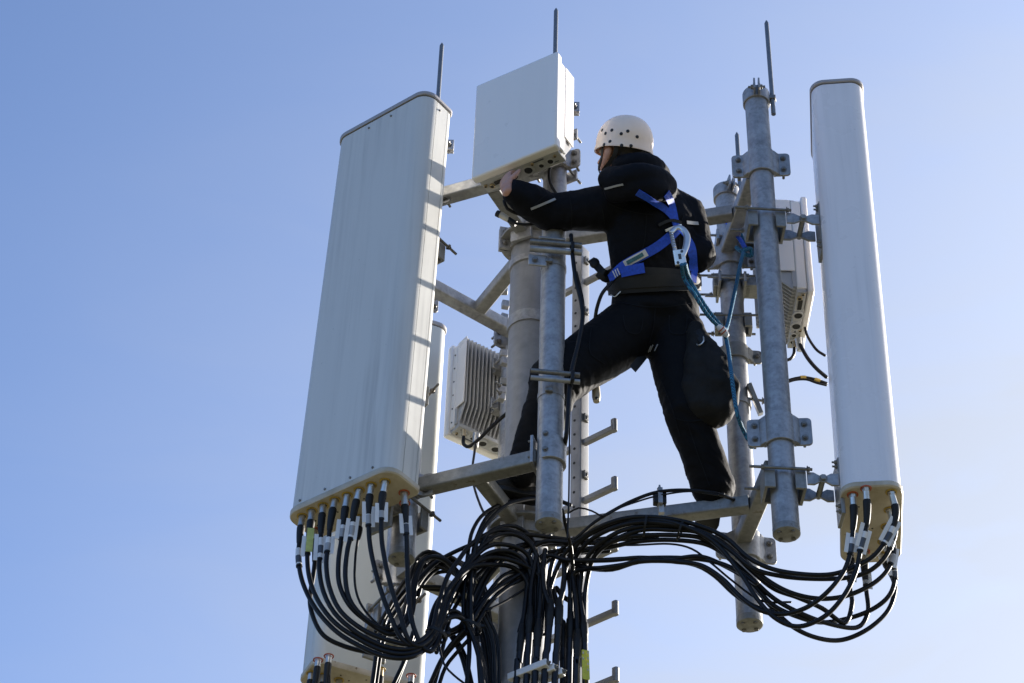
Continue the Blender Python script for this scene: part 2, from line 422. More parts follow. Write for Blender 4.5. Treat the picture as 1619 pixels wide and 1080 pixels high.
# ------------------------------------------------------------------ mast
mast = thing('mast', 'dull grey steel mast tube carrying the antennas', 'mast', (0, 0, GZ))
MR = 0.094; MC = V((0.042, 0, 0)); MT = Matrix.Translation(MC)
b = MB(); b.tube([MC+V((0, 0, GZ)), MC+V((0, 0, 1.80))], MR, 48); part(b, 'tube', 'mast', mast)
for z, h in ((1.40, 0.035),):
    b = MB(); b.lathe([(MR, z), (MR+0.008, z+0.003), (MR+0.008, z+h), (MR, z+h+0.004)], MT, 48); part(b, 'band', 'galv', mast)
b = MB(); b.lathe([(MR, 1.10), (MR+0.002, 1.102), (MR+0.002, 1.112), (MR, 1.114)], MT, 48); part(b, 'weld_seam', 'galv', mast)
def collar(z, ang0):
    t = thing('mast_collar', 'galvanised flanged collar round the mast %s' % ('level with the worker raised arm' if z > 1 else 'under the left boot above the cables'), 'collar', (0, 0, z), 'collars clamped round the mast')
    b = MB(); b.lathe([(MR+0.002, z-0.06), (MR+0.012, z-0.06), (MR+0.012, z-0.012), (MR+0.052, z-0.008), (MR+0.052, z+0.004), (MR+0.012, z+0.006), (MR+0.012, z+0.06), (MR+0.002, z+0.06)], MT, 48)
    part(b, 'ring', 'galv_warm', t, bevel=0.0015)
    for k in range(3):
        a = ang0+k*2*math.pi/3; d = V((math.cos(a), math.sin(a), 0)); s = V((-d.y, d.x, 0))
        b = MB()
        for e in (-1, 1): b.box(0.012, 0.052, 0.13, frame(MC+V((0, 0, z))+d*(MR+0.032)+s*e*0.009, s))
        part(b, 'lug', 'galv', t, bevel=0.002)
        b = MB()
        for dz in (-0.035, 0.035): b.hexb(MC+V((0, 0, z+dz))+d*(MR+0.034)+s*0.015, s); b.hexb(MC+V((0, 0, z+dz))+d*(MR+0.034)-s*0.015, -s)
        parts(b, 'bolt', 'bolt', t)
collar(1.58, R(190)); collar(0.0, R(190))

# ------------------------------------------------------------------ poles of the antenna support
POLE = {'left': (-0.425, -0.25), 'front': (0.124, -0.495), 'right': (1.0, -0.522), 'rear_right': (0.92, 0.03), 'rear_left': (-0.475, 0.36), 'rear': (-0.03, 0.70)}
PLAB = {'left': 'galvanised pole behind the tall left panel', 'front': 'galvanised pole in front of the mast, below the worker raised arm', 'right': 'bluish galvanised pole beside the tall right panel',
        'rear_right': 'galvanised pole behind the worker right elbow, hung with the blue rope', 'rear_left': 'galvanised pole in front of the cream rear panel, its foot among the cables', 'rear': 'galvanised pole hidden straight behind the mast'}
PR = 0.0505
def pole(k, z0, z1):
    x, y = POLE[k]; t = thing('mounting_pole', PLAB[k], 'pole', (x, y, z0), 'poles carrying the antennas')
    b = MB(); b.tube([(x, y, z0+0.012), (x, y, z1)], PR, 36); part(b, 'pipe', 'galv', t)
    b = MB(); b.lathe([(PR*0.9, z0), (PR+0.001, z0+0.004), (PR+0.001, z0+0.03), (PR, z0+0.032)], Matrix.Translation((x, y, 0)), 36); part(b, 'end_cap', 'galv_warm', t)
    b = MB()
    for i in range(4):
        a = 0.6+i*math.pi/2; b.lathe([(0.009, 0), (0.009, 0.006), (0.007, 0.007)], zframe((x+0.034*math.cos(a), y+0.034*math.sin(a), z0+0.001), (0, 0, -1)), 12)
    parts(b, 'cap_screw', 'bolt', t)
pole('left', -0.33, 1.95); pole('front', -0.325, 1.96); pole('right', -0.35, 2.03)
pole('rear_right', -0.385, 1.985); pole('rear_left', -0.33, 1.93); pole('rear', -0.36, 1.6)

def top_clamp_rod(k, ztop, ear_dir, rod_dir, z0, z1, lab, r=0.0102):
    x, y = POLE[k]; c = V((x, y, ztop)); t = thing('lightning_rod', lab, 'lightning rod', c, 'lightning rods on the poles')
    e = V((math.cos(ear_dir), math.sin(ear_dir), 0)); s = V((-e.y, e.x, 0))
    b = MB()
    b.lathe([(PR+0.001, -0.03), (PR+0.009, -0.03), (PR+0.009, 0.035), (PR+0.001, 0.037), (0.01, 0.045)], Matrix.Translation(c), 32)
    for g_ in (-1, 1): b.box(0.008, 0.05, 0.062, frame(c+e*(PR+0.026)+s*g_*0.010+V((0, 0, 0.004)), s))
    part(b, 'clamp', 'galv', t, bevel=0.0015)
    b = MB(); b.hexb(c+e*(PR+0.028)+s*0.014, s, 0.011, 0.011); b.hexb(c+e*(PR+0.028)-s*0.014, -s, 0.011, 0.011); parts(b, 'bolt', 'bolt', t)
    q = V((math.cos(rod_dir), math.sin(rod_dir), 0)); p = c+q*(PR+0.020)
    b = MB(); b.tube([(p.x, p.y, ztop+z0), (p.x, p.y, ztop+z1-0.02), (p.x, p.y, ztop+z1)], [r, r, r*0.25], 14); part(b, 'rod', 'rod', t)
    b = MB(); b.box(0.03, 0.03, 0.02, frame(p, q)); part(b, 'rod_holder', 'bolt', t, bevel=0.002)
top_clamp_rod('left', 1.92, R(0), R(80), -0.25, 0.775, 'slim rod rising behind the tall left panel')
top_clamp_rod('front', 1.93, R(0), R(96), -0.1, 0.755, 'slim rod rising behind the white radio box')
top_clamp_rod('right', 2.0, R(-95), R(-10), -0.10, 0.52, 'slim rod on the bluish right pole, tallest at right')
top_clamp_rod('rear_right', 1.955, R(-80), R(15), -0.32, 0.44, 'slim rod between the two right poles')

# ------------------------------------------------------------------ support arms (square tube frames, one per side and level)
SEC = {'front': ('left', 'front', 0.0), 'right': ('rear_right', 'right', 0.0), 'rear': ('rear_left', 'rear', 0.0)}
ALAB = {('front', 1): 'square tube arm running behind the white radio box to the left panel', ('front', 0): 'square tube arm from the left panel to the front pole under the left boot',
        ('right', 1): 'square tube arm behind the worker right elbow reaching the bluish pole', ('right', 0): 'long square tube arm the worker right boot stands on',
        ('rear', 1): 'forked square tube arm left of the mast above the finned radio', ('rear', 0): 'forked square tube arm seen through the cable tangle'}
def saddle(t, k, z, ang, h=0.13, ear=0.055, bolts=True, nuts_back=False, m='galv'):
    x, y = POLE[k]; F = Matrix.Translation((x, y, z)) @ Matrix.Rotation(ang, 4, 'Z')
    b = MB(); r0, r1 = PR+0.001, PR+0.011
    arc = [(r1*math.cos(a), r1*math.sin(a)) for a in [math.pi+math.pi*k/20 for k in range(21)]]+[(r0*math.cos(a), r0*math.sin(a)) for a in [2*math.pi-math.pi*k/20 for k in range(21)]]
    b.prism(arc, -h/2, h/2, F)
    for sx in (-1, 1):                     # rounded ears, with a sloping web up to the saddle
        Fe = F @ Matrix.Translation((sx*(r1+ear/2-0.006), 0.001, 0)) @ Matrix.Rotation(R(90), 4, 'X')
        b.prism(rrect(ear+0.012, h-0.004, min(0.018, h*0.3), 5), 0, 0.010, Fe)
        b.prism([(sx*(r1-0.007), -0.0095), (sx*(r1+0.016), -0.0095), (sx*(r1-0.003), -0.030), (sx*(r1-0.014), -0.034)], -h/2+0.004, h/2-0.004, F)
    part(b, 'pipe_clamp', m, t, bevel=0.0015)
    if bolts:
        b = MB()
        for sx in (-1, 1):
            for dz in ((-h*0.24, h*0.24) if h > 0.1 else (0,)):
                b.hexb(F @ V((sx*(PR+0.01+ear*0.55), -0.010, dz)), F.to_3x3() @ V((0, -1, 0)), 0.010, 0.010, 0.004)
                b.cyl(F @ V((sx*(PR+0.01+ear*0.55), 0.0, dz)), F @ V((sx*(PR+0.01+ear*0.55), 0.045, dz)), 0.006, 8)
        parts(b, 'clamp_bolt', 'bolt', t)
    return F
def arm(sec, lvl):
    ka, kb, _ = SEC[sec]; z = 1.58 if lvl else 0.0
    A, B = V((*POLE[ka], z)), V((*POLE[kb], z)); mid = (A+B)/2; d = (B-A).normalized()
    if sec == 'right': mid = V((0.965, -0.24, z))
    t = thing('support_arm', ALAB[(sec, lvl)], 'support arm', mid, 'arms holding the poles off the mast')
    b = MB()
    out = V((mid.x, mid.y, 0)).normalized(); w = 0.062
    n = V((-d.y, d.x, 0)); n = n if n.dot(out) > 0 else -n
    off = -n*(PR+0.034) if sec != 'front' else V((0, 0, 0))
    if sec == 'right': off = V((-0.022, 0, 0))
    a2 = A+off+d*(-0.04 if sec == 'rear' else PR*0.93); b2 = B+off-d*(-0.04 if sec == 'rear' else PR*0.93)
    b.sq(a2, b2, w, w); part(b, 'crossbar', 'galv_warm' if lvl == 0 else 'galv', t)
    mm = (a2+b2)/2; out = V((mm.x-MC.x, mm.y, 0)).normalized()
    q = mm-out*(w/2)
    b = MB(); b.sq(MC+V((0, 0, z))+out*(MR+0.01), q, w-0.004, w-0.004); part(b, 'brace', 'galv_warm', t)
    b = MB(); b.box(0.10, 0.016, 0.14, frame(MC+V((0, 0, z))+out*(MR+0.018), V((-out.y, out.x, 0)))); part(b, 'root_plate', 'galv', t, bevel=0.002)
    return t, a2, b2
ta, a2, b2 = arm('front', 1)
saddle(ta, 'left', 1.58, R(-24), 0.11); saddle(ta, 'front', 1.58, R(-24), 0.11)
tb, a2, b2 = arm('front', 0); F_ARM = (a2, b2)
# U bolt strap on the front pole, lower level
x, y = POLE['front']
b = MB(); e = V((-0.91, 0.41, 0)); s_ = V((0.41, 0.91, 0))
b.prism([(PR*1.02*math.cos(a), PR*1.02*math.sin(a)) for a in [R(90+i*9) for i in range(-11, 12)]]+[((PR+0.012)*math.cos(a), (PR+0.012)*math.sin(a)) for a in [R(90+i*9) for i in range(11, -12, -1)]], -0.055, 0.055, Matrix.Translation((x, y, 0.01)) @ Matrix.Rotation(R(-114), 4, 'Z'))
b.box(0.09, 0.012, 0.13, frame((x-0.058, y+0.02, 0.02), (0.3, 0.95, 0)))
part(b, 'pipe_clamp', 'galv', tb, bevel=0.0015)
b = MB()
for dz in (-0.03, 0.045): b.hexb((x-0.064, y-0.012, 0.02+dz), (-0.95, 0.3, 0)); b.hexb((x-0.02, y-PR-0.010, 0.02+dz), (-0.2, -1, 0), 0.009, 0.008, 0)
parts(b, 'clamp_bolt', 'bolt', tb)
saddle(tb, 'left', 0.0, R(-24), 0.11)
tc, a2, b2 = arm('right', 1)
saddle(tc, 'right', 1.585, R(-6), 0.135, 0.062); saddle(tc, 'rear_right', 1.565, R(-6), 0.14, 0.062)
td, R_ARM0, R_ARM1 = arm('right', 0)
saddle(td, 'right', 0.13, R(-6), 0.135, 0.062); saddle(td, 'rear_right', -0.02, R(8), 0.13, 0.062)
te, a2, b2 = arm('rear', 1); saddle(te, 'rear_left', 1.58, R(38), 0.11); saddle(te, 'rear', 1.58, R(38), 0.11)
tf, a2, b2 = arm('rear', 0); saddle(tf, 'rear_left', 0.0, R(38), 0.11); saddle(tf, 'rear', 0.0, R(38), 0.11)
# loose saddle clamp and strut clamp on the rear right pole
t = thing('pipe_clamp', 'broad galvanised saddle clamp on the pole beside the tool bag', 'pipe clamp', (*POLE['rear_right'], 0.99), 'clamps on the rear right pole')
saddle(t, 'rear_right', 0.985, R(2), 0.075, 0.055, True, m='galv_warm')
# ------------------------------------------------------------------ antenna panels
def panel(lab, corner, ang, W, D, z0, z1, mk, ports, flip=False, rf=0.065, rb=0.03, capm='capgrey', lean=0.0, seams=True):
    """corner = front right corner (tower frame) seen from outside; local x along the face, y from face to back"""
    u = V((math.cos(ang), math.sin(ang), 0)); n = V((-u.y, u.x, 0))
    c = V((*corner, 0))-u*(W/2)+n*(D/2)
    t = thing('sector_antenna', lab, 'antenna panel', (c.x, c.y, z0))
    SH = Matrix.Identity(4); SH[0][2] = lean; SH[0][3] = -lean*z1          # hung slightly out of plumb
    F = SH @ Matrix.Translation((c.x, c.y, 0)) @ Matrix.Rotation(ang, 4, 'Z')
    def outline(w, d, groove):
        o = rrect(w, d, [rb, rb, rf, rf], 9); res = []
        for i, p in enumerate(o):
            res.append(p); q = o[(i+1) % len(o)]
            if groove and abs(p[0]-q[0]) < 1e-6 and abs(p[1]-q[1]) > 0.02:
                sg = 1 if p[0] > 0 else -1; dy = q[1]-p[1]
                for f in ((0.06, 0.94) if sg > 0 else (0.06, 0.94)):
                    yy = p[1]+dy*f; h = 0.0016*(1 if dy > 0 else -1)
                    res += [(p[0], yy-h), (p[0]-sg*0.003, yy-h), (p[0]-sg*0.003, yy+h), (p[0], yy+h)]
        return res
    b = MB(); b.prism(outline(W, D, seams), z0+0.02, z1-0.02, F); part(b, 'radome', mk, t, ang=28)
    b = MB(); b.prism(rrect(W-0.006, D-0.006, [rb, rb, rf, rf], 9), z1-0.022, z1-0.014, F, 1)
    b.prism(rrect(W+0.012, D+0.012, [rb, rb, rf, rf], 9), z1-0.014, z1+0.008, F, 0, 0.004); part(b, 'top_cap', [capm, 'dark'], t)
    b = MB(); b.prism(rrect(W+0.010, D+0.010, [rb, rb, rf, rf], 9), z0, z0+0.028, F, 0, 0.005); part(b, 'bottom_cap', 'cream', t)
    b = MB()
    for sx in (-0.36, -0.12, 0.12, 0.33):
        b.lathe([(0.005, 0), (0.005, 0.004), (0.003, 0.005)], zframe(F @ V((sx*W, -D/2-0.0002, z0+0.045)), F.to_3x3() @ V((0, -1, 0))), 10)
        b.lathe([(0.005, 0), (0.005, 0.004), (0.003, 0.005)], zframe(F @ V((sx*W, -D/2-0.0002, z1-0.05)), F.to_3x3() @ V((0, -1, 0))), 10) if abs(sx) == 0.12 else None
    b.lathe([(0.005, 0), (0.005, 0.004), (0.003, 0.005)], zframe(F @ V((W/2, 0, z1-0.06)), F.to_3x3() @ V((1, 0, 0))), 10)
    parts(b, 'screw', 'bolt', t)
    PP = []
    for px, py, kind in ports:
        p = PZ(px, py, z0); PP.append(p)
        b = MB(); b.lathe([(0.0215, 0.0005), (0.0215, 0.003), (0.0165, 0.004), (0.0165, 0.0005)], zframe(p, (0, 0, -1)), 24, ring=True)
        part(b, 'port_ring', kind, t)
    # dirt pits / drain holes on the end cap
    b = MB()
    for k in range(9):
        b.lathe([(0.004, 0.0004), (0.004, 0.001)], zframe(F @ V((random.uniform(-.4, .4)*W, random.uniform(-.05, .4)*D, z0)), (0, 0, -1)), 10)
    part(b, 'speck', 'dark', t)
    return t, F, PP
Y_, R_ = 'yellowring', 'redring'
LP = [(478, 816, Y_), (493, 807, Y_), (511, 799, Y_), (529.6, 790, Y_), (549, 782.5, Y_), (568, 774.5, Y_), (587, 766.5, Y_), (609, 761, Y_), (639, 779, R_), (640, 795, R_), (499, 838, R_), (569, 818, Y_)]
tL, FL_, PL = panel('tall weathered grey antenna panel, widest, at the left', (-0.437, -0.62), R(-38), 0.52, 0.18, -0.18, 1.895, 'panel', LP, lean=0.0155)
RP = [(1348, 782, R_), (1369, 772, R_), (1409, 778, Y_), (1406, 806, Y_), (1401, 832, Y_), (1345, 866, R_), (1367, 872, R_), (1396, 856, Y_), (1391, 876, Y_)]
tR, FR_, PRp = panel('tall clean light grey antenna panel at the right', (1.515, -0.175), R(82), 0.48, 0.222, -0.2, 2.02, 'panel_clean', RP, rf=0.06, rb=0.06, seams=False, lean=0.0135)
QP = [(503, 1043, R_), (520, 1037, R_), (492, 1064, Y_), (511, 1068, Y_), (602, 1058, Y_), (650, 1068, R_), (536, 1075, Y_)]
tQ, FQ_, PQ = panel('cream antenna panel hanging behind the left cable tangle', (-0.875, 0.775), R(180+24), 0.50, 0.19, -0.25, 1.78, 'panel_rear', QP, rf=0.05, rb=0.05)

def bracket(k, z, tgt, lab, arm_len=None):
    """pole to panel bracket: jaws round the pole, threaded rods, bow-tie hinge plates, back plate"""
    x, y = POLE[k]; c = V((x, y, z)); d = V((tgt[0]-x, tgt[1]-y, 0)); L = d.length; d.normalize(); s = V((-d.y, d.x, 0))
    F = frame(c, d)
    t = thing('antenna_bracket', lab, 'bracket', c, 'brackets joining panels to poles')
    for sx in (-1, 1):
        b = MB(); w = 0.11
        b.box(0.012, w, 0.10, F, (sx*(PR+0.022), 0, 0)); b.box(0.034, 0.010, 0.10, F, (sx*(PR+0.004), 0.05, 0)); b.box(0.034, 0.010, 0.10, F, (sx*(PR+0.004), -0.05, 0))
        part(b, 'jaw', 'galv_warm', t, bevel=0.002)
    for sy in (-1, 1):
        b = MB(); b.cyl(F @ V((-PR-0.085, sy*0.068, 0.03)), F @ V((PR+0.05, sy*0.068, 0.03)), 0.006, 10)
        b.hexb(F @ V((-PR-0.03, sy*0.068, 0.03)), -d, 0.010, 0.010, 0); b.hexb(F @ V((PR+0.03, sy*0.068, 0.03)), d, 0.010, 0.010, 0)
        part(b, 'threaded_rod', 'bolt', t)
    x0, x1 = PR+0.032, L-0.018; h = (x1-x0)
    for dz in (0.0,):
        prof = [(0, 0.028), (0.22, 0.028), (0.42, 0.013), (0.5, 0.010), (0.58, 0.013), (0.78, 0.028), (1, 0.026)]
        out = [(x0+h*f, v) for f, v in prof]+[(x0+h*f, -v) for f, v in reversed(prof)]
        b = MB(); b.prism(out, -0.055, -0.045, F @ Matrix.Translation((0, 0, dz)) @ Matrix.Rotation(R(90), 4, 'X')); 
        b.prism(out, 0.045, 0.055, F @ Matrix.Translation((0, 0, dz)) @ Matrix.Rotation(R(90), 4, 'X')); parts(b, 'hinge_plate', 'galv', t, bevel=0.002)
    b = MB(); b.cyl(F @ V((x0+h/2, 0.062, 0.0)), F @ V((x0+h/2, -0.066, 0.0)), 0.011, 14); b.hexb(F @ V((x0+h/2, -0.056, 0.0)), F.to_3x3() @ V((0, -1, 0)), 0.013, 0.012, 0); part(b, 'hinge_bar', 'galv_warm', t)
    b = MB(); b.box(0.014, 0.10, 0.26, F, (L-0.008, 0, -0.02)); part(b, 'back_plate', 'galv_warm', t, bevel=0.002)
    b = MB()
    for dz in (-0.13, -0.105, 0.08, 0.10): b.hexb(F @ V((L-0.015, -0.03, dz)), -d, 0.008, 0.008, 0.01)
    parts(b, 'plate_bolt', 'bolt', t)
bracket('right', 1.235, (1.236, -0.515), 'blue grey bow-tie bracket at mid height of the right panel')
bracket('right', -0.12, (1.218, -0.515), 'blue grey bow-tie bracket at the foot of the right panel')
bracket('left', 1.30, (-0.51, -0.36), 'bracket peeping out behind the upper half of the left panel')
bracket('left', -0.12, (-0.51, -0.36), 'bracket with a long rod below the left panel')
bracket('rear_left', 0.95, (-0.555, 0.505), 'bracket with a slanting rod on the cream rear panel, upper')
bracket('rear_left', -0.15, (-0.555, 0.505), 'bracket behind the cables on the cream rear panel')

# ------------------------------------------------------------------ radio units
def radio(lab, c, ang, W, D, H, z0, pole_k, flange_screws=True, hs=0.52):
    """c = centre of the cover face; local x along the face, y inward to the pole; cover looks along -y"""
    t = thing('radio_unit', lab, 'radio unit', (c[0], c[1], z0), 'radio units')
    F = Matrix.Translation((c[0], c[1], z0)) @ Matrix.Rotation(ang, 4, 'Z')
    ct = 0.040 if hs > 0.5 else 0.028
    b = MB(); b.box(W, ct, H, F @ Matrix.Translation((0, ct/2, H/2))); part(b, 'cover', 'white', t, bevel=0.008)
    b = MB(); b.box(W-0.012, D*hs-ct-0.004, H-0.05, F @ Matrix.Translation((0, ct+0.002+(D*hs-ct-0.004)/2, H/2))); part(b, 'housing', 'white', t, bevel=0.005)
    # heat sink: comb of fins, chamfered towards the foot
    b = MB(); y0, y1 = D*hs, D; zb, zt = 0.03, H-0.012
    nf = 18; b.box(W-0.02, 0.02, H-0.07, F @ Matrix.Translation((0, y0+0.005, H/2)))
    for i in range(nf):
        xx = -W/2+0.02+(W-0.04)*i/(nf-1)
        b.prism([(y0-0.02, zb), (y0+0.02, zb), (y1, zb+0.10), (y1, zt-0.02), (y1-0.03, zt), (y0-0.02, zt)], -0.0024, 0.0024, F @ Matrix.Translation((xx, 0, 0)) @ Matrix(((0, 0, 1, 0), (1, 0, 0, 0), (0, 1, 0, 0), (0, 0, 0, 1))))
    part(b, 'heat_sink', 'fin', t)
    for sx in (-1, 1):
        b = MB(); b.box(0.006, y1-y0-0.004, H-0.145, F @ Matrix.Translation((sx*(W/2-0.009), (y0+y1)/2, H/2+0.053))); part(b, 'side_cheek', 'white', t, bevel=0.002)
    b = MB(); py0 = 0.075 if hs > 0.5 else 0.052; b.box(W-0.03, 0.07 if hs > 0.5 else 0.042, 0.022, F @ Matrix.Translation((0, py0, 0.018))); part(b, 'port_plate', 'fin', t, bevel=0.003)
    pz = 0.006
    for xx, yy, r in ((0.03, 0.075, 0.026), (0.09, 0.078, 0.015), (0.135, 0.075, 0.018), (-0.04, 0.075, 0.026), (-0.15, 0.082, 0.012), (-0.175, 0.07, 0.008), (0.06, 0.055, 0.007), (0.165, 0.06, 0.007)):
        b = MB(); b.lathe([(r, 0), (r, 0.007), (r*0.72, 0.0085), (r*0.70, 0.003)], zframe(F @ V((xx, yy-0.075+py0, pz+0.001)), (0, 0, -1)), 22); part(b, 'port', 'fin' if r > 0.012 else 'brass', t)
        b = MB(); b.lathe([(r*0.66, 0.0034), (r*0.66, 0.0074)], zframe(F @ V((xx, yy-0.075+py0, pz+0.001)), (0, 0, -1)), 18); part(b, 'port_plug', 'dark', t)
    b = MB(); b.box(0.058, 0.018, 0.006, F @ Matrix.Translation((-0.105, py0, 0.005))); part(b, 'socket', 'dark', t, bevel=0.001)
    b = MB(); b.box(0.05, 0.006, 0.002, F @ Matrix.Translation((0.09, 0.052, 0.0062))); b.box(0.03, 0.004, 0.002, F @ Matrix.Translation((0.15, 0.092, 0.0062))); parts(b, 'printed_mark', 'print', t)
    # mounting bracket to the pole
    px, py = POLE[pole_k]; q = F.inverted() @ V((px, py, z0))
    b = MB()
    for hz in (H*0.28, H*0.72):
        L = q.y-PR-D
        b.box(0.09, max(0.02, L+0.01), 0.05, F @ Matrix.Translation((q.x, D+L/2, hz))); b.box(0.15, 0.012, 0.06, F @ Matrix.Translation((q.x, q.y-PR-0.004, hz))); b.box(0.15, 0.012, 0.06, F @ Matrix.Translation((q.x, q.y+PR+0.006, hz)))
        for sx in (-1, 1): b.cyl(F @ V((q.x+sx*0.062, q.y-PR-0.02, hz)), F @ V((q.x+sx*0.062, q.y+PR+0.06, hz)), 0.006, 10)
    parts(b, 'pole_bracket', 'galv', t, bevel=0.002)
    b = MB()
    for hz in () if not flange_screws else (H*0.1, H*0.25, H*0.4, H*0.55, H*0.7, H*0.85):
        for sx in (-1, 1): b.lathe([(0.004, 0), (0.004, 0.003)], zframe(F @ V((sx*(W/2-0.006), 0.060, hz)), F.to_3x3() @ V((sx, 0, 0))), 8)
    parts(b, 'screw', 'dark', t) if b.f else None
    return F
na = V((0.53, 0.85, 0)).normalized()
FA = radio('white radio box above the worker raised hand', (-0.056, -0.708), R(-32), 0.408, 0.158, 0.575, 1.372, 'front', False)
FB = radio('light radio box half hidden behind the right panel', (1.256, 0.065), R(90), 0.40, 0.205, 0.575, 1.228, 'rear_right', False, 0.365)
FC = radio('finned radio box left of the mast, seen from its back', (-0.170, 0.90), R(180+34), 0.40, 0.150, 0.54, 1.09, 'rear')

# ------------------------------------------------------------------ ladder
lx, ly = 0.262, 0.12
la = R(-41)
tl = thing('climbing_ladder', 'pale aluminium single rail ladder with stub rungs behind the mast', 'ladder', (lx, ly, GZ))
d = V((math.cos(la), math.sin(la), 0)); s = V((-d.y, d.x, 0))
b = MB(); b.sq((lx, ly, GZ), (lx, ly, 1.66), 0.055, 0.055, s, 0.004); part(b, 'rail', 'alu', tl)
zr = P(918, 704, ly).z; step = 0.302
for k in range(-12, 5):
    z = zr+k*step
    if z < GZ+0.3 or z > 1.6: continue
    for sg in (1, -1):
        o = V((lx, ly, z))+d*sg*0.026; e = o+d*sg*0.155
        b = MB(); b.sq(o, e, 0.026, 0.027, (0, 0, 1), 0.006)
        b.sq(e+V((0, 0, -0.0145)), e+V((0, 0, 0.046)), 0.022, 0.027, d, 0.009); part(b, 'rung', 'alu', tl)
b = MB()
for k in range(90):
    z = -1.6+k*0.0755
    if z < 1.6: b.lathe([(0.006, 0), (0.006, 0.002)], zframe(V((lx, ly, z))-s*0.0276-d*0.006, -s), 10)
part(b, 'hole_pattern', 'dark', tl)
b = MB()
for k in range(-12, 5):
    z = zr+k*step+0.13
    if GZ < z < 1.6: b.box(0.026, 0.012, 0.038, frame(V((lx, ly, z))+d*0.032, s)); b.box(0.004, 0.004, 0.02, frame(V((lx, ly, z))+d*0.040, s))
parts(b, 'rail_catch', 'bolt', tl, bevel=0.003)
for z in (1.08, -0.75, -2.4):
    b = MB(); b.sq((0.06, 0.06, z), (lx-0.02, ly, z), 0.05, 0.012, (0, 0, 1), 0.002); b.lathe([(MR+0.001, z-0.03), (MR+0.007, z-0.03), (MR+0.007, z+0.03), (MR+0.001, z+0.03)], MT, 40)
    b.sq((0.05, 0.0, z-0.05), (lx+0.0, ly-0.03, z-0.05), 0.04, 0.012, (0, 0, 1), 0.002); parts(b, 'standoff', 'galv', tl)
#@@REST
# ------------------------------------------------------------------ cloth and body builder
def remesh(mb, voxel, it=6, fac=0.5):
    me = mb.mesh('tmp', (0, 0, 0)); o = bpy.data.objects.new('tmp', me); col.objects.link(o)
    r = o.modifiers.new('r', 'REMESH'); r.mode = 'VOXEL'; r.voxel_size = voxel
    if it: k = o.modifiers.new('s', 'SMOOTH'); k.iterations = it; k.factor = fac
    dg = bpy.context.evaluated_depsgraph_get(); dg.update()
    m2 = bpy.data.meshes.new_from_object(o.evaluated_get(dg))
    bpy.data.objects.remove(o); bpy.data.meshes.remove(me)
    return m2
def displace(me, fn):
    n = len(me.vertices); co = np.empty(n*3); no = np.empty(n*3)
    me.vertices.foreach_get('co', co); me.vertices.foreach_get('normal', no); co = co.reshape(-1, 3); no = no.reshape(-1, 3)
    d = np.array([fn(V(p), V(q)) for p, q in zip(co, no)])
    me.vertices.foreach_set('co', (co+no*d[:, None]).ravel()); me.update()
def place(me, name, mk, parent, label=None):
    root = V((0, 0, 0)); p = parent
    while p is not None: root = root+p.location; p = p.parent
    loc = root-O if parent is not None else V(me.vertices[0].co)
    me.transform(Matrix.Translation(-loc)); me.materials.clear(); me.materials.append(M[mk])
    for f in me.polygons: f.use_smooth = True
    o = bpy.data.objects.new(name, me); col.objects.link(o)
    if parent is not None: o.parent = parent
    else: o.location = O+loc
    if label: o['label'] = label
    return o
def bvh_of(me): return BVHTree.FromPolygons([v.co.copy() for v in me.vertices], [tuple(p.vertices) for p in me.polygons])
def hit(bvh, px, py, off=0.0):
    d = ray(px, py).normalized(); h = bvh.ray_cast(CAM-O, d)
    if h[0] is None: return None
    return h[0]+h[1]*off, h[1]
def wr(p, q, f1=7, f2=17, a1=0.010, a2=0.004, sq=(1, 1, 1), seed=0):
    u = V((p.x*sq[0]+seed, p.y*sq[1], p.z*sq[2]))
    n1 = noise.noise(u*f1); n2 = noise.noise(u*f2+V((5, 3, 1)))
    return a1*(0.45-abs(n1)*1.3)*0.8+a2*(0.4-abs(n2)*1.2)

# joints (photo direction, depth behind mast axis)
J = {k: P(*v) for k, v in {
    'neck': (1016, 296, -.61), 'upper': (1024, 322, -.58), 'chest': (1030, 352, -.54), 'mid': (1034, 395, -.48), 'waist': (1034, 440, -.41), 'hem': (1036, 476, -.35), 'seat': (1036, 505, -.33),
    'lsh': (950, 330, -.60), 'lel': (868, 336, -.57), 'lwr': (801, 297, -.69),
    'rsh': (1082, 345, -.50), 'rel': (1103, 402, -.48), 'rwr': (1062, 395, -.22),
    'lhip': (1000, 520, -.33), 'lkn': (880, 602, -.41), 'lan': (833, 742, -.25),
    'rhip': (1068, 530, -.29), 'rkn': (1088, 655, -.35), 'ran': (1131, 780, -.20)}.items()}
shax = (J['rsh']-J['lsh']).normalized()
torso_up = (J['neck']-J['seat']).normalized()
back = shax.cross(torso_up).normalized()
if back.y > 0: back = -back                                # towards the camera
HC = P(983, 238, -.72)                                     # head centre
face_az = R(41)
hu = V((0.07, -0.52, 0.86)).normalized()
hf = V((-math.sin(face_az), math.cos(face_az), 0)); hf = (hf-hu*hf.dot(hu)).normalized(); hl = hu.cross(hf)
HF = Matrix.Identity(4)
for i in range(3): HF[i][0], HF[i][1], HF[i][2], HF[i][3] = hl[i], -hf[i], hu[i], HC[i]   # x to his left, -y to the face, z crown
person = thing('person', 'climber in black jacket and trousers with off white helmet, reaching up to the radio box', 'person', (J['seat'].x, J['seat'].y, 0.05))

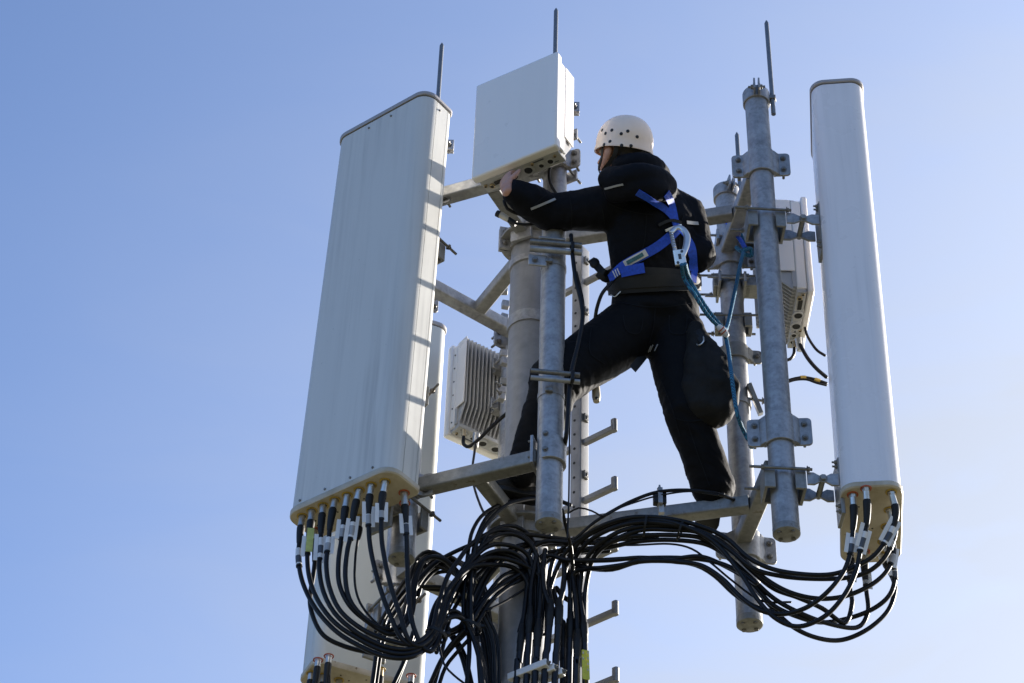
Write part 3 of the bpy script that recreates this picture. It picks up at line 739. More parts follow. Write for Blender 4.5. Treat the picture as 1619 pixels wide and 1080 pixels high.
# -------- body: one continuous surface
def hand(b, wrist, d, palm_n, side, curl=0.5, sc=1.0):
    """d: wrist to knuckles; palm_n: out of the palm; side: +1 thumb towards d x palm_n"""
    d = d.normalized(); pn = (palm_n-d*palm_n.dot(d)).normalized(); w = d.cross(pn)*side
    L = 0.092*sc
    b.tube([wrist-d*0.03, wrist+d*0.01, wrist+d*L*0.55, wrist+d*L], [0.027*sc, 0.029*sc, 0.040*sc, 0.041*sc], 14, [0.020*sc, 0.019*sc, 0.015*sc, 0.012*sc], pn, dome=True)
    for k, (off, ln) in enumerate(((0.031, 0.072), (0.011, 0.083), (-0.010, 0.077), (-0.029, 0.060))):
        p = wrist+d*(L-0.012)+w*off*sc; c = curl*(0.9+0.12*k); pts = [p-d*0.02, p]; a = 0; fan = w*off*1.2
        for seg, f in enumerate((0.45, 0.32, 0.25)):
            a += c*(0.7, 0.9, 0.6)[seg]; p = p+(d*math.cos(a)+pn*math.sin(a)+fan).normalized()*ln*f*sc; pts.append(p)
        b.tube(pts, [0.0098*sc, 0.0098*sc, 0.0090*sc, 0.0082*sc, 0.0068*sc], 10, dome=True)
    t0 = wrist+d*0.028*sc+w*0.026*sc; t1 = t0+(d*0.55+w*0.75+pn*0.30).normalized()*0.036*sc; t2 = t1+(d*0.85+w*0.30+pn*0.35).normalized()*0.032*sc; t3 = t2+(d*0.95+pn*0.35).normalized()*0.024*sc
    b.tube([t0-d*0.012, t0, t1, t2, t3], [0.015*sc, 0.0145*sc, 0.0118*sc, 0.0105*sc, 0.0082*sc], 10, dome=True)
b = MB()
T_ = [J['seat'], J['hem'], J['waist'], J['mid'], J['chest'], J['upper'], J['neck']]
b.tube(T_, [.15, .145, .135, .145, .155, .13, .055], 20, [.10, .10, .09, .105, .11, .09, .055], back, dome=True)
for s_, sg in (('l', 1), ('r', -1)):
    b.tube([J['upper']*0.5+J[s_+'sh']*0.5, J[s_+'sh'], J[s_+'sh']*0.5+J[s_+'el']*0.5, J[s_+'el'], J[s_+'el']*0.6+J[s_+'wr']*0.4, J[s_+'wr']], [.055, .058, .048, .040, .041, .027], 14, dome=True)
    b.tube([J['seat']*0.4+J[s_+'hip']*0.6, J[s_+'hip'], J[s_+'hip']*0.5+J[s_+'kn']*0.5, J[s_+'kn'], J[s_+'kn']*0.65+J[s_+'an']*0.35, J[s_+'an']], [.085, .085, .072, .055, .055, .038], 16, dome=True)
hand(b, J['lwr'], PZ(798, 273, 1.360)-J['lwr'], V((0.8, 0.6, 0.0)), -1, 0.55, 0.92)
hand(b, J['rwr'], V((-0.55, 0.6, 0.35)), V((-0.5, -0.3, -0.6)), -1, 0.75)
b.tube([J['upper'], J['neck'], HC-hu*0.09+hf*-0.02, HC-hu*0.02-hf*0.01], [.07, .060, .056, .05], 16, dome=True)
b.ell((0, 0.012, 0.02), .076, .096, .100, HF, 24)          # cranium
b.ell((0, -0.030, -0.045), .062, .070, .080, HF, 20)        # face
b.ell((0, -0.062, -0.098), .034, .034, .026, HF, 16)        # chin
b.tube([HF @ V((0, -0.094, 0.004)), HF @ V((0, -0.108, -0.022)), HF @ V((0, -0.119, -0.040)), HF @ V((0, -0.100, -0.050))], [.008, .010, .014, .010], 12, dome=True)   # nose
b.tube([HF @ V((-0.045, -0.086, 0.016)), HF @ V((0, -0.097, 0.018)), HF @ V((0.045, -0.086, 0.016))], .010, 10, dome=True)                       # brow
for dz in (-0.066, -0.077): b.tube([HF @ V((-0.022, -0.090, dz)), HF @ V((0, -0.099, dz)), HF @ V((0.022, -0.090, dz))], .0062, 8, dome=True)   # lips
for sx in (-1, 1):                                            # ears
    b.ell((sx*0.082, 0.004, -0.030), .012, .020, .034, HF, 14); b.ell((sx*0.088, 0.008, -0.026), .009, .022, .025, HF, 12)
bm_ = remesh(b, 0.0042, 4)
place(bm_, 'body', 'skin', person)
for sx in (-1, 1):
    b = MB(); b.ell((sx*0.031, -0.087, 0.000), .011, .011, .010, HF, 14); part(b, 'eye', 'tag', person)
# hair under the helmet
b = MB(); b.ell((0, 0.036, 0.012), .076, .084, .086, HF, 24); b.ell((0, 0.062, -0.045), .062, .045, .050, HF, 16)
place(remesh(b, 0.006, 4), 'hair', 'hair', person)

# -------- jacket
b = MB()
b.tube([J['hem']+(J['hem']-J['waist'])*0.15, J['hem'], J['waist'], J['mid'], J['chest'], J['upper'], J['neck']], [.172, .176, .176, .192, .197, .160, .085], 28, [.140, .140, .125, .145, .150, .125, .085], back, dome=True)
b.tube([J['upper']*0.55+J['lsh']*0.45, J['lsh'], J['lsh']*0.5+J['lel']*0.5, J['lel'], J['lel']*0.5+J['lwr']*0.5, J['lwr']+(J['lel']-J['lwr'])*0.03], [.103, .095, .083, .079, .073, .046], 20, dome=False)
b.ell(J['lsh'], .096, .096, .09)
b.tube([J['upper']*0.5+J['rsh']*0.5, J['rsh'], J['rsh']*0.5+J['rel']*0.5, J['rel'], J['rel']*0.5+J['rwr']*0.5, J['rwr']+(J['rel']-J['rwr'])*0.05], [.105, .100, .083, .078, .070, .046], 20, dome=False)
b.ell(J['rsh'], .096, .096, .096); b.ell(J['rel'], .076, .076, .076)
# hood: thick roll round the nape, sagging to the right
hb = [P(966, 284, -0.75), P(985, 283, -0.79), P(1012, 278, -0.81), P(1038, 285, -0.77), P(1050, 296, -0.68), P(1042, 294, -0.57)]
b.tube(spline(hb, 0.02), .055, 16, dome=True)
b.tube(spline([P(975, 300, -0.73), P(1005, 296, -0.78), P(1034, 298, -0.77), P(1050, 300, -0.69)], 0.02), .055, 14, dome=True)
b.tube(spline([P(984, 262, -0.74), P(1008, 258, -0.78), P(1030, 262, -0.75), P(1043, 276, -0.67)], 0.02), .046, 14, dome=True)
b.tube(spline([P(1000, 249, -0.73), P(1020, 250, -0.71), P(1032, 258, -0.65)], 0.02), .030, 12, dome=True)
b.ell(P(1018, 285, -0.71), .10, .09, .075)
jk = remesh(b, 0.0075, 7)
arm_ax = (J['lel']-J['lsh']).normalized()
def jw(p, q):
    e = max(0.0, 1-(p-J['lel']).length/0.22)+max(0.0, 1-(p-J['rel']).length/0.2)+max(0.0, 1-(p-J['waist']).length/0.3)*0.8+max(0.0, 1-(p-J['lsh']).length/0.22)*0.6
    return wr(V((p.x, p.y, p.z+0.5*p.x)), q, 10, 27, 0.003+0.007*e, 0.0025+0.003*e, (1.2, 0.9, 2.0))
displace(jk, jw)
jbvh = bvh_of(jk)
place(jk, 'jacket', 'jacket', person)

# -------- trousers
b = MB()
b.tube([J['waist'], J['hem'], J['seat'], J['seat']+(J['seat']-J['hem'])*0.5], [.175, .186, .19, .15], 28, [.125, .135, .140, .11], back, dome=True)
b.tube(spline([J['seat']*0.35+J['lhip']*0.65, J['lhip'], J['lhip']*0.55+J['lkn']*0.45+V((0, 0, 0.012)), J['lkn']], 0.05), 0.112, 22, dome=True)
b.tube([J['lhip'], J['lhip']*0.5+J['lkn']*0.5, J['lkn'], J['lkn']*0.6+J['lan']*0.4, J['lan']*0.9+J['lkn']*0.1, J['lan']], [.132, .122, .100, .092, .080, .078], 22, dome=True)
b.tube([J['seat']*0.35+J['rhip']*0.65, J['rhip'], J['rhip']*0.5+J['rkn']*0.5, J['rkn'], J['rkn']*0.55+J['ran']*0.45, J['ran']*0.87+J['rkn']*0.13, J['ran']*0.91+J['rkn']*.09], [.125, .126, .115, .092, .086, .083, .086], 22, dome=True)
b.ell(P(1154, 768, -.19), .022, .03, .020)
tr = remesh(b, 0.0075, 7)
def tw(p, q):
    e = sum(max(0.0, 1-(p-J[k]).length/0.25) for k in ('lkn', 'rkn', 'lan', 'ran', 'rhip'))
    return wr(V((p.x, p.y, p.z+0.6*p.x)), q, 9, 25, 0.003+0.009*e, 0.0025+0.0035*e, (0.8, 0.8, 2.2), 9)
displace(tr, tw)
tbvh = bvh_of(tr)
place(tr, 'trousers', 'trousers', person)

# -------- boots
def boot(heel, toe, ank, label):
    heel, toe, ank = V(heel), V(toe), V(ank); d = toe-heel; d.z = 0; L = d.length; d.normalize(); z0 = heel.z
    F = frame(heel, d)
    sole = [(L*f-0.02, w) for f, w in ((0, .018), (.03, .030), (.12, .036), (.35, .034), (.55, .042), (.75, .048), (.9, .042), (.98, .026), (1.01, .010))]
    out = [(x, w) for x, w in sole]+[(x, -w) for x, w in reversed(sole)]
    b = MB(); b.prism(out, z0-z0, 0.022, F)
    o1 = part(b, 'boot_sole', 'rubber', person, bevel=0.003)
    b = MB()
    b.tube([F @ V((x, 0, z)) for x, z in ((-0.012, .058), (0.04, .062), (L*.45, .062), (L*.7, .048), (L*.9, .040), (L*.96, .036))], [.028, .036, .036, .042, .036, .024], 18, [.038, .045, .045, .032, .022, .016], (0, 0, 1), dome=True)
    b.tube([F @ V((0.045, 0, .05)), F @ V((0.045, 0, .11)), ank+V((0, 0, 0.02))], [.048, .056, .060], 18, dome=True)
    me = remesh(b, 0.006, 5); displace(me, lambda p, q: wr(p, q, 18, 40, .003, .0015)); place(me, 'boot', 'boot', person, label)
bx_ = 0.79; by_ = bx_*(-0.24/0.965)
boot((J['ran'].x+0.0, J['ran'].y-0.045, 0.031), (J['ran'].x-0.03, J['ran'].y+0.24, 0.031), J['ran'], 'right boot standing on the long arm')
lh = PZ(846, 792, 0.031); lt = PZ(765, 782, 0.031)
boot(lh, lt, J['lan'], 'left boot in front of the mast')

# -------- helmet
hel = bpy.data.objects.new('helmet', None); col.objects.link(hel); hel.parent = person; hel.location = HC+O-person.location
tilt = HF @ Matrix.Translation((0, 0.012, 0.0))
prof = []
for i in range(15):
    a = math.pi/2*i/14; prof.append((max(0.0008, math.cos(a)**0.86), math.sin(a)))
def shell(rx, ry, rz, F, n=48, rim=0.03):
    vs, fs = [], []; rows = [(1.035, -0.012), (1.03, 0.0), (1.0, 0.010)]+[(p, 0.03+q*(rz-0.03)) for p, q in prof]
    K = len(rows)
    for (k, z) in rows:
        for j in range(n):
            t = 2*math.pi*j/n; x, y = math.cos(t), math.sin(t)
            dip = 0.010*max(0, y)-0.002 if z < 0.02 else 0
            vs.append((x*rx*k, y*ry*k, z-dip))
    for i in range(K-1):
        for j in range(n): q = (j+1) % n; fs.append((i*n+j, i*n+q, (i+1)*n+q, (i+1)*n+j))
    fs.append(tuple(range((K-1)*n, K*n)))
    m = MB(); m.add(vs, fs, F); return m
sh = shell(.108, .128, .146, tilt); inner = shell(.103, .123, .140, tilt)
nb = len(sh.v); n_ = 48
sh.add(inner.v, [tuple(reversed(f)) for f in inner.f]); sh.f += [(j, nb+j, nb+(j+1) % n_, (j+1) % n_) for j in range(n_)]; sh.m += [0]*n_
ho = part(sh, 'helmet_shell', 'helmet', hel, ang=60)
hb_ = BVHTree.FromPolygons([V(p) for p in sh.v], sh.f)
for (zx, zy) in ((214, 172), (243, 155), (261, 172), (295, 155), (345, 174), (285, 215), (253, 232), (347, 236), (397, 238), (199, 232), (380, 160), (430, 190)):
    h = hit(hb_, 880+zx/3.375, 160+zy/3.375)
    if h:
        p, q = h; q = -q if q.dot(ray(983, 235)) > 0 else q
        b = MB(); b.lathe([(.0074, -0.003), (.0072, 0.0012), (.0060, 0.0016)], zframe(p, q), 16); part(b, 'vent', 'dark', hel)
for sx in (1, -1):
    b = MB(); pts = [tilt @ V(p) for p in ((sx*.093, -.030, -.004), (sx*.084, -.040, -.05), (sx*.060, -.072, -.095), (0, -.082, -.128))]
    nn = [(p-(tilt @ V((0, 0, p and -0.03)))).normalized() for p in spline(pts, .02)]
    b.ribbon(spline(pts, .02), nn, .018, .003); part(b, 'chin_strap', 'blackstrap', hel)
    b = MB(); pts = [tilt @ V(p) for p in ((sx*.092, .045, -.006), (sx*.088, .035, -.05), (sx*.068, -.04, -.10))]
    sp_ = spline(pts, .02); b.ribbon(sp_, [(p-HC).normalized() for p in sp_], .018, .003); part(b, 'chin_strap', 'blackstrap', hel)

# -------- harness, tape and belt
def strap(pp, w, t, mk, name, bvh=None, off=0.003, par=None, label=None):
    q = []
    bvh = bvh or jbvh
    pl = []
    for i in range(len(pp)-1):
        n = max(2, int(math.dist(pp[i], pp[i+1])/5))
        pl += [(pp[i][0]+(pp[i+1][0]-pp[i][0])*k/n, pp[i][1]+(pp[i+1][1]-pp[i][1])*k/n) for k in range(n)]
    pl.append(pp[-1])
    for x, y in pl:
        h = hit(bvh, x, y)
        if h:
            nq = h[1] if h[1].dot(ray(x, y)) < 0 else -h[1]
            q.append((bvh.ray_cast(CAM-O, ray(x, y).normalized())[0]+nq*off, nq))
    if len(q) < 3: print('STRAP MISS', name); return None
    pos = [a for a, c in q]; nr = [c for a, c in q]
    for _ in range(4):
        pos = [pos[0]]+[(pos[i-1]+pos[i]*2+pos[i+1])/4 for i in range(1, len(pos)-1)]+[pos[-1]]
        nr = [nr[0]]+[((nr[i-1]+nr[i]*2+nr[i+1])/4).normalized() for i in range(1, len(nr)-1)]+[nr[-1]]
    pos = [p+q_*0.003 for p, q_ in zip(pos, nr)]
    b = MB(); b.ribbon(pos, nr, w, t); return part(b, name, mk, par or person, label)
harness = bpy.data.objects.new('harness', None); col.objects.link(harness); harness.parent = person; harness.location = J['mid']+O-person.location
belt = MB(); bw = spline([J['waist']*0.35+J['hem']*0.65, J['waist'], J['waist']*0.8+J['mid']*0.2], 0.01)
belt.tube(bw, [0.199]*len(bw), 40, 0.150, back); part(belt, 'waist_belt', 'belt', harness)
belt2 = MB(); bw2 = spline([J['waist']*0.55+J['hem']*0.45, J['waist']*0.9+J['hem']*0.1, J['waist']*0.97+J['mid']*0.03], 0.01)
belt2.tube(bw2, [0.203]*len(bw2), 40, 0.154, back); part(belt2, 'belt_cover', 'blackstrap', harness)
bb = MB(); bb.add(belt.v, belt.f); bb.add(belt2.v, belt2.f); hv = MB(); hv.add(bb.v, bb.f)
jb = MB(); hv.add([v.co+person.location-O for v in jk.vertices], [tuple(p.vertices) for p in jk.polygons])
allb = BVHTree.FromPolygons([V(p) for p in hv.v], hv.f)
strap([(1008, 303), (1025, 312), (1045, 326), (1062, 342), (1070, 358)], .030, .003, 'webbing', 'shoulder_strap', allb, par=harness)
strap([(1052, 305), (1060, 318), (1063, 335), (1066, 352), (1070, 362)], .034, .003, 'webbing', 'shoulder_strap', allb, par=harness)
strap([(1072, 360), (1058, 376), (1035, 393), (1005, 409), (985, 421), (966, 441)], .040, .003, 'webbing', 'hip_strap', allb, par=harness)
strap([(1074, 362), (1086, 378), (1096, 398), (1097, 420), (1094, 446)], .036, .003, 'webbing', 'hip_strap', allb, par=harness)
strap([(984, 431), (1002, 427), (1019, 424)], .042, .0035, 'webbing', 'belt_patch', allb, 0.006, par=harness)
strap([(989, 418), (1003, 410), (1022, 399)], .030, .0035, 'tag', 'label_patch', allb, 0.006, par=harness)
strap([(993, 416), (1004, 409.5), (1018, 401.5)], .016, .0035, 'teal', 'label_print', allb, 0.0085, par=harness)
for k in range(3): strap([(972+k*3.2, 429-k*2), (974+k*3.2, 434-k*2), (976+k*3.2, 439-k*2)], .004, .003, 'tag', 'stitching', allb, 0.0065, par=harness)
strap([(1040, 357), (1052, 350), (1062, 347), (1075, 352)], .012, .006, 'blackstrap', 'slider', allb, .006, par=harness)
strap([(1050, 366), (1060, 360), (1074, 358)], .010, .006, 'hook', 'slider', allb, .006, par=harness)
strap([(1084, 352), (1092, 353), (1103, 354)], .014, .002, 'reflect', 'reflective_band', allb, .003)
strap([(958, 298), (968, 295), (977, 292), (986, 291)], .008, .002, 'reflect', 'piping', allb, .003)
strap([(839, 330), (850, 326), (862, 321), (878, 316)], .010, .002, 'reflect', 'piping', allb, .003)
for k in range(3): strap([(1023+k*7, 556), (1025+k*7, 551), (1027.5+k*7, 546)], .006, .002, 'reflect', 'embroidered_slash', tbvh, .003)
SEAM = cloth('seam thread', (0.007, 0.008, 0.010), (0.013, 0.014, 0.017)); M['seam'] = SEAM
for pl_, bv_ in (([(962, 322), (985, 332), (1010, 338), (1032, 340)], allb), ([(1080, 338), (1072, 372), (1074, 410)], allb), ([(952, 330), (956, 352), (958, 385)], allb), ([(900, 310), (905, 335), (903, 362)], allb), ([(868, 305), (846, 322), (836, 335)], allb),
                 ([(1022, 340), (1020, 380), (1014, 400)], allb), ([(972, 478), (1005, 484), (1050, 486), (1092, 480)], tbvh), ([(1036, 488), (1032, 520), (1020, 558)], tbvh), ([(1058, 498), (1058, 528), (1084, 531), (1086, 500)], tbvh), ([(985, 500), (988, 526), (1012, 530), (1016, 504)], tbvh),
                 ([(935, 520), (930, 560), (955, 575)], tbvh), ([(1066, 660), (1086, 668), (1110, 664)], tbvh), ([(1088, 672), (1104, 720), (1122, 768)], tbvh), ([(1046, 600), (1062, 640), (1076, 690)], tbvh)):
    strap(pl_, .0035, .0012, 'seam', 'seam', bv_, .001)
# loose buckle tails at the left hip and under the seat
b = MB(); pts = spline([P(968, 436, -.42), P(955, 432, -.46), P(943, 420, -.45), P(934, 410, -.43)], .01); b.ribbon(pts, [V((0, -.8, -.6))]*len(pts), .032, .006); b.ell(P(940, 416, -.45), .022, .014, .028); part(b, 'buckle', 'blackstrap', harness)
b = MB(); pts = spline([P(950, 440, -.43), P(944, 432, -.47), P(958, 443, -.45), P(968, 432, -.43)], .01); b.ribbon(pts, [V((0, -.8, -.6))]*len(pts), .022, .004); part(b, 'strap_tail', 'blackstrap', harness)
b = MB(); pts = spline([P(1018, 562, -.33), P(1010, 572, -.35), P(1000, 584, -.36)], .01); b.ribbon(pts, [V((0.2, -.8, -.5))]*len(pts), .034, .004); part(b, 'strap_tail', 'blackstrap', harness)
b = MB(); pts = spline([P(968, 446, -.48), P(960, 454, -.50), P(951, 466, -.49), P(944, 486, -.45), P(941, 503, -.42)], .01); b.tube(pts, .0075, 10); part(b, 'tether', 'blackstrap', harness)
b = MB(); b.tube(spline([P(966, 466, -.50), P(972, 469, -.51), P(981, 461, -.52)], .006), .0022, 8); part(b, 'ring', 'hook', harness)

# -------- tool bag hanging from the right hip
tb_ = MB()
tb_.tube([P(1100, 522, -.40), P(1106, 548, -.42), P(1118, 580, -.43), P(1124, 615, -.42), P(1122, 645, -.40)], [.035, .060, .095, .118, .100], 20, [.04, .055, .075, .085, .08], (0, -1, .3), dome=True)
tb_.ell(P(1146, 628, -.40), .055, .07, .075); tb_.ell(P(1100, 640, -.40), .045, .06, .05)
me = remesh(tb_, .008, 6); displace(me, lambda p, q: wr(p, q, 9, 20, .016, .006, (1.4, 1, 1)))
tbag = thing('tool_bag', 'black canvas tool bag hanging from the climber right hip', 'bag', P(1122, 600, -.42))
place(me, 'pouch', 'bagcloth', tbag)
b = MB(); pts = spline([P(1098, 508, -.40), P(1102, 522, -.46), P(1112, 540, -.49)], .01); b.ribbon(pts, [V((0, -.8, -.6))]*len(pts), .03, .006); part(b, 'strap', 'blackstrap', tbag)
b = MB(); b.tube(spline([P(1098, 541, -.46), P(1105, 546, -.49), P(1112, 540, -.50), P(1112, 530, -.48)], .008), .003, 8); part(b, 'ring', 'hook', tbag)
# hammer handle hanging below the left thigh
t = thing('hammer', 'pale hammer handle poking out below the climber left thigh', 'hammer', P(942, 605, -.30))
b = MB(); b.tube([P(941, 596, -.28), P(942, 612, -.29), P(943, 628, -.30), P(943, 635, -.30)], [.015, .016, .018, .013], 14); part(b, 'handle', 'beige', t)
b = MB(); b.cyl(P(943, 630, -.319), P(943, 629, -.325), .006, 10); part(b, 'hole', 'dark', t)

# -------- snap hook and rope
t = thing('snap_hook', 'large silver snap hook on the back of the blue harness', 'snap hook', P(1076, 385, -.60))
h = hit(allb, 1076, 385); D0 = h[0].y-0.055
def hp(x, y): return P(x, y, D0)
b = MB(); b.tube(spline([hp(1070, 402), hp(1084, 388), hp(1087, 372), hp(1080, 361), hp(1069, 360), hp(1062, 366)], .006), [.0105]*1+[.0105]*100, 12) if False else None
pts = spline([hp(1079, 405), hp(1085, 388), hp(1086, 373), hp(1079, 362), hp(1069, 360), hp(1061, 367)], .006)
b.tube(pts, [.011+.003*math.sin(math.pi*i/len(pts)) for i in range(len(pts))], 12, .007, (0, -1, 0), dome=True); part(b, 'hook_body', 'hook', t)
b = MB(); b.tube([hp(1061, 367), hp(1063, 385), hp(1068, 400)], .0055, 10); part(b, 'gate', 'plug', t)
for k in range(7):
    b = MB(); b.tube([hp(1061.5+k*0.9, 370+k*4), hp(1062+k*0.9, 372.5+k*4)], .0085, 12); part(b, 'gate_ring', 'hook', t)
b = MB(); F = frame(hp(1074, 404), V((0.93, 0, 0.15)), V((-0.15, -0.3, 1)))
b.prism(rrect(.048, .014, .005, 3), -0.045, 0.025, F); part(b, 'hook_plate', 'hook', t, bevel=0.003)
b = MB(); b.box(.012, .003, .022, F, (0, -.0082, -.008)); part(b, 'stamped_mark', 'print', t)
b = MB(); b.lathe([(.006, 0), (.006, .003)], zframe(F @ V((-.012, -.007, -.035)), V((0, -1, 0))), 12); b.lathe([(.006, 0), (.006, .003)], zframe(F @ V((.012, -.007, .014)), V((0, -1, 0))), 12); parts(b, 'rivet', 'print', t)
t = thing('safety_rope', 'twisted blue green safety rope with a red and white whipping', 'rope', P(1143, 522, -.40))
def rope(pts, r=.0085):
    sp_ = spline([P(*p) for p in pts], .008); b = MB()
    b.tube(sp_, [r*(1+.06*math.sin(i*1.7)) for i in range(len(sp_))], 10); return b
b = rope([(1078, 418, D0), (1082, 440, -.56), (1098, 466, -.54), (1120, 500, -.48), (1143, 524, -.42), (1150, 545, -.41), (1155, 580, -.54), (1160, 620, -.54), (1166, 655, -.52), (1176, 682, -.45), (1189, 704, -.42)])
part(b, 'strand', 'rope', t)
b = rope([(1083, 417, D0), (1090, 440, -.55), (1104, 466, -.52), (1124, 496, -.46), (1144, 519, -.42), (1150, 514, -.38), (1160, 470, -.30), (1170, 420, -.20), (1176, 390, -.12), (1168, 360, -.08)])
part(b, 'strand', 'rope', t)
b = MB(); b.tube([P(1137, 517, -.44), P(1143, 523, -.43), P(1148, 529, -.42)], [.012, .014, .012], 14, dome=True); part(b, 'whipping', 'tag', t)
for k in (0.25, 0.6):
    b = MB(); c0 = P(1137, 517, -.44); c1 = P(1148, 529, -.42); b.tube([c0.lerp(c1, k), c0.lerp(c1, k+.12)], .0148, 14); part(b, 'red_turn', 'redring', t)
b = MB(); b.ell(P(1189, 705, -.42), .014, .014, .012); part(b, 'end_knot', 'rope', t)
b = MB(); b.tube(spline([P(1150, 352, -.02), P(1160, 366, -.09), P(1171, 380, -.13), P(1178, 392, -.13)], .01), [.014]*40 if False else .013, 10, .006); part(b, 'sling', 'webbing', t)
b = MB(); b.tube(spline([P(1164, 391, -.12), P(1172, 397, -.14), P(1186, 393, -.13), P(1188, 404, -.11), P(1176, 402, -.12)], .006), .009, 10); part(b, 'knot', 'rope', t)
#@@REST2
# ------------------------------------------------------------------ cables
def place_px(start, pts, y_end=None):
    """photo directions with depths (x, y, depth or None); missing depths are interpolated"""
    known = [(0, start[1])] if start is not None else []
    off = 1 if start is not None else 0
    for i, p in enumerate(pts):
        if len(p) > 2 and p[2] is not None: known.append((i+off, p[2]))
    if start is None and known[0][0] != 0: known.insert(0, (0, known[0][1]))
    out = [V(start)] if start is not None else []
    for i, p in enumerate(pts):
        k = i+off
        if k >= known[-1][0]: y = known[-1][1]
        else:
            for (a, ya), (c, yc) in zip(known, known[1:]):
                if a <= k <= c: y = ya+(yc-ya)*(k-a)/(c-a); break
        out.append(P(p[0], p[1], y))
    return out
def tube_part(pts, r, name, mk, parent, n=10, step=0.025, label=None):
    b = MB(); b.tube(spline(pts, step), r, n, dome=True); return part(b, name, mk, parent, label, ang=60)
NCAB = 0
def lone_cable(lab, pts, r, cat='cable', group=None, mk='cable', jit=0.0, start=None, name='cable'):
    q = place_px(start, pts)
    if jit:
        q = [q[0]]+[p+V((random.gauss(0, jit), random.gauss(0, jit), random.gauss(0, jit))) for p in q[1:-1]]+[q[-1]]
    b = MB(); b.tube(spline(q, .022), r, 10, dome=True); o = part(b, name, mk, None, ang=60); tag(o, lab, cat, group)
    return o
def jumper(lab, port, pts, group, r=.0090, tagpos=(0.16, 0.26), flag=True, yellow=False, plug='plug', down=None, nb=0.095):
    """cable screwed to an antenna port: nickel plug, shrink boot, jacket, printed sleeve and flag"""
    q = place_px(port, pts)
    t = thing('jumper_cable', lab, 'cable', port, group)
    full = spline(q, .012)
    s = [0]
    for a, c in zip(full, full[1:]): s.append(s[-1]+(c-a).length)
    def seg(a, c): return [p for p, d in zip(full, s) if a <= d <= c]
    d0 = (full[4]-full[0]).normalized()
    b = MB(); b.cyl(full[0], full[0]+d0*0.012, .0145, 6); b.cyl(full[0]+d0*0.010, full[0]+d0*0.050, .0125, 18); b.cyl(full[0]+d0*0.047, full[0]+d0*0.056, .0135, 18); part(b, 'plug', plug, t)
    sg = seg(0.05, 0.05+nb)
    b = MB(); b.tube(sg, [.0155-.0045*(i/max(1, len(sg)-1))**1.5 for i in range(len(sg))], 14, dome=True); part(b, 'shrink_boot', 'rubber', t)
    b = MB(); b.tube(seg(0.045, 9), r, 12, dome=True); part(b, 'jacket', 'cable', t, ang=60)
    if tagpos:
        sg = seg(*tagpos)
        if len(sg) > 2:
            b = MB(); b.tube(sg, r+.0022, 14); part(b, 'printed_sleeve', 'tag', t)
            k = (len(sg)*2)//5
            b = MB(); b.tube(sg[k:k+4], r+.0026, 14); part(b, 'sleeve_print', 'print' if random.random() < .35 else 'reflect', t)
            b = MB(); b.lathe([(r+.0035, -.004), (r+.0035, .004)], zframe(sg[-1], sg[-1]-sg[-2]), 12); part(b, 'cable_tie', 'rubber', t)
            if flag:
                for sgn in ((-1, 1) if flag == 2 else (random.choice((-1, 1)),)):
                    a, c = sg[0], sg[-1]; dd = (c-a).normalized(); sd = V((1, 0.15, 0)); sd = (sd-dd*sd.dot(dd)).normalized()
                    fr = frame((a+c)/2+sd*sgn*(r+.0075)+dd*random.uniform(-.02, .01)+V((0, -.006, 0)), sd, dd)
                    b = MB(); b.box(.015, .002, (c-a).length*1.25, fr); part(b, 'label_flag', 'tag', t)
                    b = MB(); b.box(.002, .0006, (c-a).length*0.6, fr, (.002, -.0014, -.01)); part(b, 'flag_print', 'print', t)
            if yellow:
                a, c = sg[0], sg[-1]; dd = (c-a).normalized(); sd = V((1, 0.1, 0)); sd = (sd-dd*sd.dot(dd)).normalized()
                fr = frame(a+sd*.006-V((0, .014, 0))+dd*.02, sd, dd); b = MB(); b.box(.026, .002, .115, fr); part(b, 'label_flag', 'yellowgreen', t, 'faded yellow flag')
    return t
GL = 'jumper cables on the left panel'
